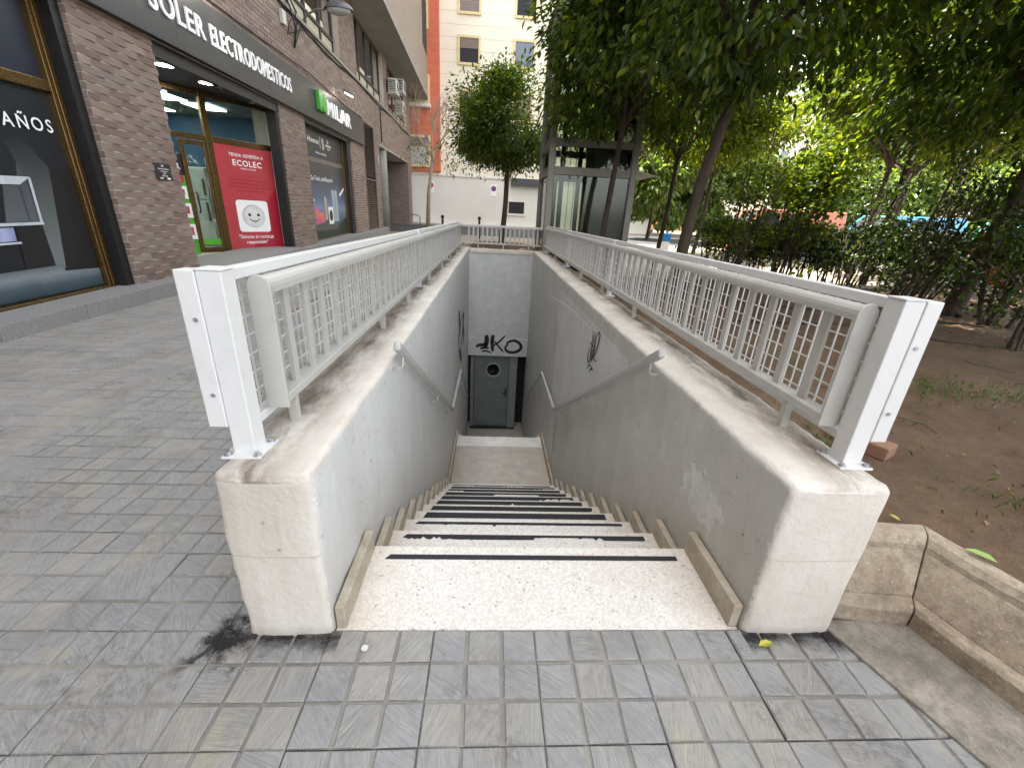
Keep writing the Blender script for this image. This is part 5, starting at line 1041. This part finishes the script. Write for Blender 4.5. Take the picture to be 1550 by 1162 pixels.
# ------------------------------------------------------------------ foliage
def leaf_mesh(name, twigs, dirs, per, L, W, droop, mat, spread=.16):
    twigs = np.asarray(twigs, float)
    n = len(twigs) * per; b = np.repeat(twigs, per, 0) + rng.normal(0, spread, (n, 3)) * np.array([1, 1, .8]); d = np.repeat(dirs, per, 0) + rng.normal(0, .75, (n, 3)); d[:, 2] -= droop; d /= np.linalg.norm(d, axis=1)[:, None]
    up = rng.normal(0, .45, (n, 3)); up[:, 2] += 1; x = np.cross(d, up); x /= np.linalg.norm(x, axis=1)[:, None]; nn = np.cross(x, d); l = (L * rng.uniform(.65, 1.25, n))[:, None]; w_ = l * (W / L); f = l * .10
    P = np.empty((n, 6, 3)); P[:, 0] = b; P[:, 1] = b + d * l * .33 + x * w_ * .5 + nn * f; P[:, 2] = b + d * l * .70 + x * w_ * .38 + nn * f * .8; P[:, 3] = b + d * l - nn * f; P[:, 4] = b + d * l * .70 - x * w_ * .38 + nn * f * .8; P[:, 5] = b + d * l * .33 - x * w_ * .5 + nn * f
    me = bpy.data.meshes.new(name); me.vertices.add(n * 6); me.vertices.foreach_set('co', P.reshape(-1).astype(np.float32)); i = np.arange(n)[:, None] * 6; F_ = np.concatenate([i + np.array([[0, 1, 2, 3]]), i + np.array([[0, 3, 4, 5]])], 1).reshape(-1)
    me.loops.add(n * 8); me.loops.foreach_set('vertex_index', F_.astype(np.int32)); me.polygons.add(n * 2); me.polygons.foreach_set('loop_start', np.arange(n * 2, dtype=np.int32) * 4); me.polygons.foreach_set('loop_total', np.full(n * 2, 4, np.int32)); me.update(calc_edges=True); me.materials.append(mat); return me
def crown_points(n, rx, rz, lumps=16, seed=0):
    """twig positions gathered in overlapping clumps on the outer part of a crown"""
    r = np.random.default_rng(seed); c = r.normal(0, 1, (lumps, 3)); c /= np.linalg.norm(c, axis=1)[:, None]; c *= r.uniform(.55, .80, (lumps, 1)); k = r.integers(0, lumps, n); v = r.normal(0, 1, (n, 3)); v /= np.linalg.norm(v, axis=1)[:, None]
    p = c[k] + v * (r.uniform(.25, 1, (n, 1)) ** .5) * r.uniform(.26, .46, (lumps, 1))[k]; q = p.copy(); p = p * np.array([rx, rx, rz]); dirs = q / np.maximum(.2, np.linalg.norm(q, axis=1)[:, None]); return p, dirs
CR = {}
def crown_proto(key, n, per, rx, rz, L, W, mat, seed, droop=.7, lumps=16, spread=.12):
    p, d = crown_points(n, rx, rz, lumps, seed); CR[key] = leaf_mesh('crown', p, d, per, L, W, droop, mat, spread); return CR[key]
crown_proto('a', 1950, 9, 2.5, 1.75, .14, .062, M['leafd'], 1, lumps=22); crown_proto('b', 1800, 9, 2.3, 1.7, .14, .062, M['leafd'], 2, lumps=20); crown_proto('c', 1750, 9, 2.45, 1.6, .15, .07, M['leafs'], 3, lumps=18); crown_proto('d', 2500, 8, 1.72, 1.45, .12, .05, M['leafd'], 5, lumps=34, droop=.3, spread=.17); crown_proto('far', 1500, 8, 2.4, 1.9, .26, .13, m_leaf('haze_paled_leaves', [(.07, .11, .03), (.12, .18, .05), (.18, .24, .08), (.25, .30, .10)], .4), 6)  # far crowns: distance haze painted in as a paler leaf colour
def tree(nm, lab, base, top, r0, crown_key, cc, scale=(1, 1, 1), rz=0, group=None, limbs=6, mid=None, grp=None):
    o = root(nm, lab, 'tree', base, group); b, t = Vector(base), Vector(top); m_ = Vector(mid) if mid else (b + t) / 2 + Vector((.04, 0, 0))
    pts = smoothpts_3d([b - Vector((0, 0, .1)), b + Vector((0, 0, .04)), m_, t]); n = len(pts); tr = obj('trunk', MB().tube(pts, [r0 * (1.35 - .5 * min(1, i / 3)) * (1 - .35 * i / n) for i in range(n)], 10), M['bark'], o, smooth=True)
    rd = random.Random(hash(lab) % 1000 if False else len(lab)); cc = Vector(cc)
    for k in range(limbs):
        a = 2 * math.pi * k / limbs + rd.uniform(-.4, .4); e = cc + Vector((math.cos(a) * 1.25 * scale[0], math.sin(a) * 1.25 * scale[1], rd.uniform(-.2, .9))); q = (t + e) / 2 + Vector((math.cos(a) * .15, math.sin(a) * .15, -.12))
        obj('limb', MB().tube(smoothpts_3d([t - Vector((0, 0, .12)), t + (q - t) * .35, q, e]), r0 * .55, 7, r0 * .12), M['bark'], o, smooth=True)
    c = bpy.data.objects.new('crown', CR[crown_key]); COL.objects.link(c); c.parent = o; c.location = cc - b; c.scale = scale; c.rotation_euler = (0, 0, rz); c['kind'] = 'stuff'; return o
def smoothpts_3d(pts, k=4):
    out = []; pts = [Vector(p) for p in pts]
    for i in range(len(pts) - 1):
        p0, p1, p2, p3 = [pts[max(0, min(len(pts) - 1, i + d))] for d in (-1, 0, 1, 2)]
        for j in range(k): t = j / k; out.append(.5 * ((2 * p1) + (-p0 + p2) * t + (2 * p0 - 5 * p1 + 4 * p2 - p3) * t * t + (-p0 + 3 * p1 - 3 * p2 + p3) * t ** 3))
    out.append(pts[-1]); return out
G1 = 'orange trees round the stairwell'
tree('orange_tree', 'round dense orange tree standing alone beyond the far end of the stairwell', (.30, 14.6, .40), (.40, 14.65, 2.75), .12, 'd', (.38, 14.6, 3.85), (1, 1, .95), 0, G1)
tree('orange_tree', 'orange tree with a thin dark trunk in front of the glass lift', (2.12, 8.75, .26), (2.3, 8.7, 3.0), .082, 'b', (2.75, 8.7, 4.35), (.95, .95, .92), 1, G1, mid=(2.22, 8.72, 1.8))
tree('orange_tree', 'orange tree with a thick leaning forked trunk right of the glass lift', (2.82, 6.5, .26), (3.12, 6.3, 3.15), .118, 'a', (3.05, 6.0, 4.45), (.98, 1, .98), 2.2, G1, mid=(2.90, 6.45, 1.75))
tree('orange_tree', 'orange tree with a stout trunk rising among the shrubs at the right', (6.85, 5.95, .26), (7.35, 6.1, 2.9), .17, 'b', (7.2, 5.8, 4.25), (1.05, 1.05, 1), .5, G1)
tree('orange_tree', 'orange tree whose crown hangs over the top right corner of the view', (6.2, 2.2, .26), (6.0, 2.4, 3.0), .13, 'a', (5.2, 3.0, 4.75), (.92, .92, .9), 4, G1)
tree('orange_tree', 'slender orange tree just right of the glass lift canopy', (4.25, 11.3, .1), (4.45, 11.4, 2.9), .08, 'c', (4.6, 11.4, 3.9), (.8, .8, .85), 3, G1)
for k, (x, y, sc, key, lab) in enumerate(((8.6, 9.6, 1.0, 'c', 'sunlit tree behind the hedge, nearest beyond the stout trunk'), (10.8, 12.6, 1.1, 'c', 'sunlit tree beyond the hedge in line with the blue van'), (9.8, 6.6, 1.0, 'c', 'sunlit tree at the right edge behind the shrubs'), (12.6, 9.4, 1.1, 'c', 'sunlit tree at the far right behind the red car'), (4.9, 17.5, 1.05, 'c', 'sunlit tree far behind the glass lift'), (8.6, 18.5, 1.15, 'c', 'sunlit tree near the road behind the orange van'), (13.5, 14.8, 1.15, 'c', 'sunlit tree near the road behind the blue van'))):
    tree('park_tree', lab, (x, y, gz(y)), (x + .2, y + .1, 3.2), .11, key, (x + .1, y, 4.65 + .15 * (k % 3)), (sc, sc, sc), k * 1.3, 'trees beyond the hedge')
for k, (x, y, sc) in enumerate(((12, 34, 1.5), (18, 36, 1.7), (24, 33, 1.5), (30, 35, 1.8), (37, 33, 1.7), (45, 34, 1.9), (53, 33, 1.8), (62, 36, 2.0), (9.5, 27, 1.2))):
    tree('street_tree', 'pale green street tree far beyond the road, ' + ('first right of the glass lift', 'second right of the glass lift', 'seen above the orange van', 'seen between the orange and blue vans', 'seen above the blue van', 'seen left of the stout trunk', 'seen behind the stout trunk', 'last before the right edge', 'smallest, beside the glass lift canopy')[k], (x, y, .5), (x, y, 2.6), .16, 'far', (x, y, 3.9), (sc, sc, sc), k, 'street trees far beyond the road', limbs=4)
# bare young tree beside the brick building
BT = root('bare_tree', 'bare pale-barked street tree in front of the red building', 'tree', (-2.95, 22, .25)); bt = simple('pale_bark', (.33, .25, .18), .9)
base = Vector((-3.15, 22, .25)); tp = Vector((-2.8, 22, 3.9)); obj('trunk', MB().tube([base, base.lerp(tp, .5) + Vector((-.08, 0, 0)), tp], .11, 8, .06), bt, BT, smooth=True)
rd = random.Random(4); m = MB(); bl = MB()
def twig(p, d, L, r_, dep):
    e = p + d * L; m.tube([p, p + d * L * .5 + Vector((rd.uniform(-.04, .04), 0, rd.uniform(-.03, .05))) * L, e], r_, 5, r_ * .6)
    if dep == 0: return
    for _ in range(rd.choice((2, 3, 3))):
        dd = (d + Vector((rd.uniform(-.8, .8), rd.uniform(-.6, .6), rd.uniform(-.3, .5)))).normalized(); twig(p.lerp(e, rd.uniform(.5, 1)), dd, L * rd.uniform(.6, .8), r_ * .6, dep - 1)
for k in range(7): a = k * .9; twig(tp - Vector((0, 0, .1 * k)), Vector((math.cos(a) * .7, math.sin(a) * .5, .75)).normalized(), 1.25, .035, 4)
obj('bare_branches', m, bt, BT, kind='stuff')
p = np.array([[-2.9 + random.uniform(-1.0, 2.6), 22 + random.uniform(-1, 1), random.uniform(3.0, 4.3)] for _ in range(90)]); obj('sparse_leaves', leaf_mesh('sparse_leaves', p, np.tile([0, 0, -.4], (90, 1)), 4, .14, .06, .8, M['leafs'], .15), None, BT, kind='stuff', local=True).location = -BT.location
# hedge and multi-stemmed shrubs
def shrub(nm, lab, pts_base, n_st, h, lean, foli, mat, group, L=.09, W=.055, zlo=.9, spread=.5, low=0):
    bx, by = pts_base; o = root(nm, lab, 'shrub', (bx, by, .26), group); ends = []
    for k in range(n_st):
        a = random.uniform(0, 6.28); e = Vector((bx + lean[0] + spread * math.cos(a) * random.uniform(.5, 1.1), by + lean[1] + spread * math.sin(a) * random.uniform(.5, 1.1), .26 + h * random.uniform(.75, 1.05))); s_ = Vector((bx + .12 * math.cos(a), by + .12 * math.sin(a), .2)); q = s_.lerp(e, .5) + Vector((random.uniform(-.12, .12), random.uniform(-.12, .12), -.05)); pt = smoothpts_3d([s_, q, e]); mm = MB().tube(pt, random.uniform(.014, .03), 6, .006)
        for _ in range(3):
            f = random.uniform(.3, .9); c = pt[int(f * (len(pt) - 1))]; d = Vector((random.uniform(-1, 1), random.uniform(-1, 1), random.uniform(.3, 1))).normalized(); mm.tube([c, c + d * .22, c + d * .42 + Vector((0, 0, .05))], .007, 5, .003); ends.append(c + d * .4)
        obj('stem', mm, M['bark'], o, smooth=True); ends += [pt[-1], pt[-2], pt[-3]]
    E_ = np.array([tuple(e) for e in ends]); p = E_[rng.integers(0, len(E_), foli)] + rng.normal(0, .16, (foli, 3))
    if low: q = np.array([bx, by, .26 + h * .35]) + rng.normal(0, 1, (low, 3)) * np.array([spread * .7, spread * .7, h * .16]); p = np.concatenate([p, q])
    me = leaf_mesh('foliage', p - np.array([bx, by, .26]), np.tile([0, 0, .2], (len(p), 1)), 7, L, W, .4, mat, .10); c = bpy.data.objects.new('foliage', me); COL.objects.link(c); c.parent = o; c['kind'] = 'stuff'; return o
gS = 'multi-stemmed shrubs along the bed'
SH = [((5.3, 9.6), 9, 2.7, (.3, 0), 200, 40, 'many-stemmed shrub with bright tall top, leftmost of the shrubs'), ((6.35, 9.3), 9, 2.9, (.3, .1), 230, 40, 'many-stemmed shrub right of the leftmost shrub, before the dense hedge'), ((7.0, 8.2), 8, 2.2, (.2, 0), 90, 60, 'shrub with dark crossing stems in front of the hedge, below the orange van'), ((7.1, 7.1), 12, 2.6, (.9, .1), 110, 60, 'shrub with long stems fanning to the right, just left of the stout trunk'), ((6.75, 6.5), 8, 2.0, (.5, .1), 60, 50, 'thin shrub at the left foot of the stout trunk'), ((6.6, 5.15), 11, 2.1, (.5, .2), 110, 120, 'leafy dark shrub right of the stout trunk'), ((5.55, 3.95), 7, 1.5, (.5, 0), 50, 25, 'low shrub with a pale bent stem at the right edge'), ((7.8, 6.2), 8, 2.7, (.2, 0), 200, 20, 'tall broad-leaved shrub with its top over the right edge')]
for k, (bp_, ns, h, ln, fo, lo, lab) in enumerate(SH): shrub('shrub', lab, bp_, ns, h, ln, fo, M['leafh'] if k not in (0, 1, 7) else M['leafs'], gS, low=lo, L=.085 if k not in (1, 7) else .12, W=.05 if k not in (1, 7) else .085)
HG = root('hedge', 'dense dark green hedge running behind the shrubs', 'hedge', (7, 10.5, .26)); N_ = 4200
tt = rng.uniform(0, 1, N_); hx = 5.7 + tt * 3.6 + rng.normal(0, .28, N_); hy = 11.6 - tt * 3.2 + rng.normal(0, .28, N_); hz = .26 + .30 + .82 * rng.uniform(0, 1, N_) ** .7 + .12 * np.sin(tt * 19)
hp = np.stack([hx, hy, hz], 1); o = obj('foliage', leaf_mesh('foliage', hp - np.array([7, 10.5, .26]), np.tile([0, 0, .3], (N_, 1)), 6, .07, .04, .1, M['leafh'], .07), None, HG, kind='stuff', local=True)
m = MB()
for k in range(70): t_ = k / 70; x, y = 5.7 + t_ * 3.6 + random.uniform(-.2, .2), 11.6 - t_ * 3.2 + random.uniform(-.2, .2); m.tube([(x, y, .2), (x + random.uniform(-.15, .15), y, .7), (x + random.uniform(-.3, .3), y + random.uniform(-.2, .2), 1.3)], .018, 5, .006)
obj('stems', m, M['bark'], HG, kind='stuff')

# ------------------------------------------------------------------ vehicles glimpsed beyond the hedge
def vehicle(nm, lab, cat, x, y, z, rz, L, H, W_, paint, prof, wins):
    o = root(nm, lab, cat, (x, y, z)); o.rotation_euler = (0, 0, rz)
    def put(n_, mb, mt, par=None, bv=0, sm=False): return obj(n_, mb, mt, par or o, local=True, bevel=bv, smooth=sm)
    body = MB(); k = len(prof)
    for yy, ins in ((-W_ / 2, 0), (W_ / 2, 0)):
        for px, pz in prof: tum = .14 * max(0, (pz - .95)) ; body.v.append((px, yy * (1 - tum * 1.0), pz))
    body.f = [tuple(range(k)), tuple(range(k, 2 * k))[::-1]] + [(j, k + j, k + (j + 1) % k, (j + 1) % k) for j in range(k)]; bo = put('body', body, paint, bv=.05)
    for w_ in wins:
        for sgn in (-1, 1):
            m = MB(); m.poly([(px, sgn * (W_ / 2 * (1 - .14 * max(0, pz - .95)) + .006), pz) for px, pz in w_][::sgn]); put('side_window', m, M['dark'])
    for wx in (-L * .31, L * .31):
        for sgn in (-1, 1):
            wl = put('wheel', MB().tube([(wx, sgn * (W_ / 2 - .18), .32), (wx, sgn * (W_ / 2 + .01), .32)], .32, 20), M['poly'], bv=.02); obj('rim', MB().tube([(wx, sgn * (W_ / 2 + .008), .32), (wx, sgn * (W_ / 2 + .022), .32)], .20, 14), M['steel'], wl, local=True)
    for sgn in (-1, 1): put('headlight', MB().box(-L / 2 - .01, -L / 2 + .12, sgn * W_ * .36 - .14, sgn * W_ * .36 + .14, .60, .74), M['lettw'], bv=.02); put('tail_light', MB().box(L / 2 - .12, L / 2 + .01, sgn * W_ * .40 - .10, sgn * W_ * .40 + .10, .66, .86), M['red'], bv=.02)
    put('windscreen', MB().poly([(prof[2][0] + .03 - .02, -W_ * .38, prof[2][1] + .05), (prof[3][0] - .03 - .02, -W_ * .33, prof[3][1] - .05), (prof[3][0] - .05, W_ * .33, prof[3][1] - .05), (prof[2][0] + .01, W_ * .38, prof[2][1] + .05)]), M['dark'])
carp = [(-2.1, .25), (-2.1, .72), (-1.0, .95), (-.45, 1.42), (1.15, 1.44), (1.75, 1.0), (2.1, .92), (2.1, .25)]; carw = [[(-.85, .98), (-.40, 1.34), (.25, 1.37), (.25, .98)], [(.32, .98), (.32, 1.37), (1.08, 1.36), (1.5, 1.0)]]
vanp = [(-2.4, .25), (-2.4, .85), (-1.95, 1.15), (-1.4, 1.95), (2.4, 1.98), (2.42, 1.5), (2.42, .9), (2.4, .25)]; vanw = [[(-1.75, 1.2), (-1.35, 1.8), (-.6, 1.8), (-.6, 1.2)], [(-.4, 1.2), (-.4, 1.8), (.8, 1.8), (.8, 1.2)]]
def pnt(n_, c): t = NT(n_); t.col(c); t.rough(.3); t.b.inputs['Coat Weight'].default_value = .6; return t.m
vehicle('van', 'bright blue van beyond the hedge', 'van', 19.0, 20.2, .2, .05, 4.8, 2, 1.9, pnt('blue_paint', (.02, .28, .55)), vanp, vanw)
vehicle('van', 'orange van parked beyond the hedge', 'van', 13.4, 20.5, .2, -.04, 4.8, 2, 1.9, pnt('orange_paint', (.60, .14, .03)), vanp, vanw)
vehicle('car', 'dark navy car between the orange and the blue van', 'car', 16.3, 17.4, .17, 3.1, 4.2, 1.4, 1.75, pnt('navy_paint', (.02, .03, .07)), carp, carw)
vehicle('van', 'teal van behind the stout trunk at the right edge', 'van', 25.2, 20.0, .2, 0, 4.8, 2, 1.9, pnt('teal_paint', (.03, .33, .28)), vanp, vanw)
vehicle('car', 'red car parked low at the right edge behind the shrubs', 'car', 13.7, 9.9, .0, 1.35, 4.2, 1.4, 1.75, pnt('red_paint', (.55, .02, .02)), carp, carw)
vehicle('car', 'white car parked behind the stout trunk', 'car', 13.3, 13.2, .08, 1.2, 4.2, 1.4, 1.75, pnt('white_paint', (.75, .75, .76)), carp, carw)
PM = root('information_post', 'white and blue post on the paving just right of the glass lift', 'post', (5.6, 14.2, .09)); obj('panel', MB().box(5.45, 5.75, 14.15, 14.25, .1, .78), M['lettw'], PM, bevel=.01); obj('header', MB().box(5.44, 5.76, 14.14, 14.26, .782, 1.02), simple('sign_bright_blue', (.02, .22, .60), .4), PM, bevel=.01)
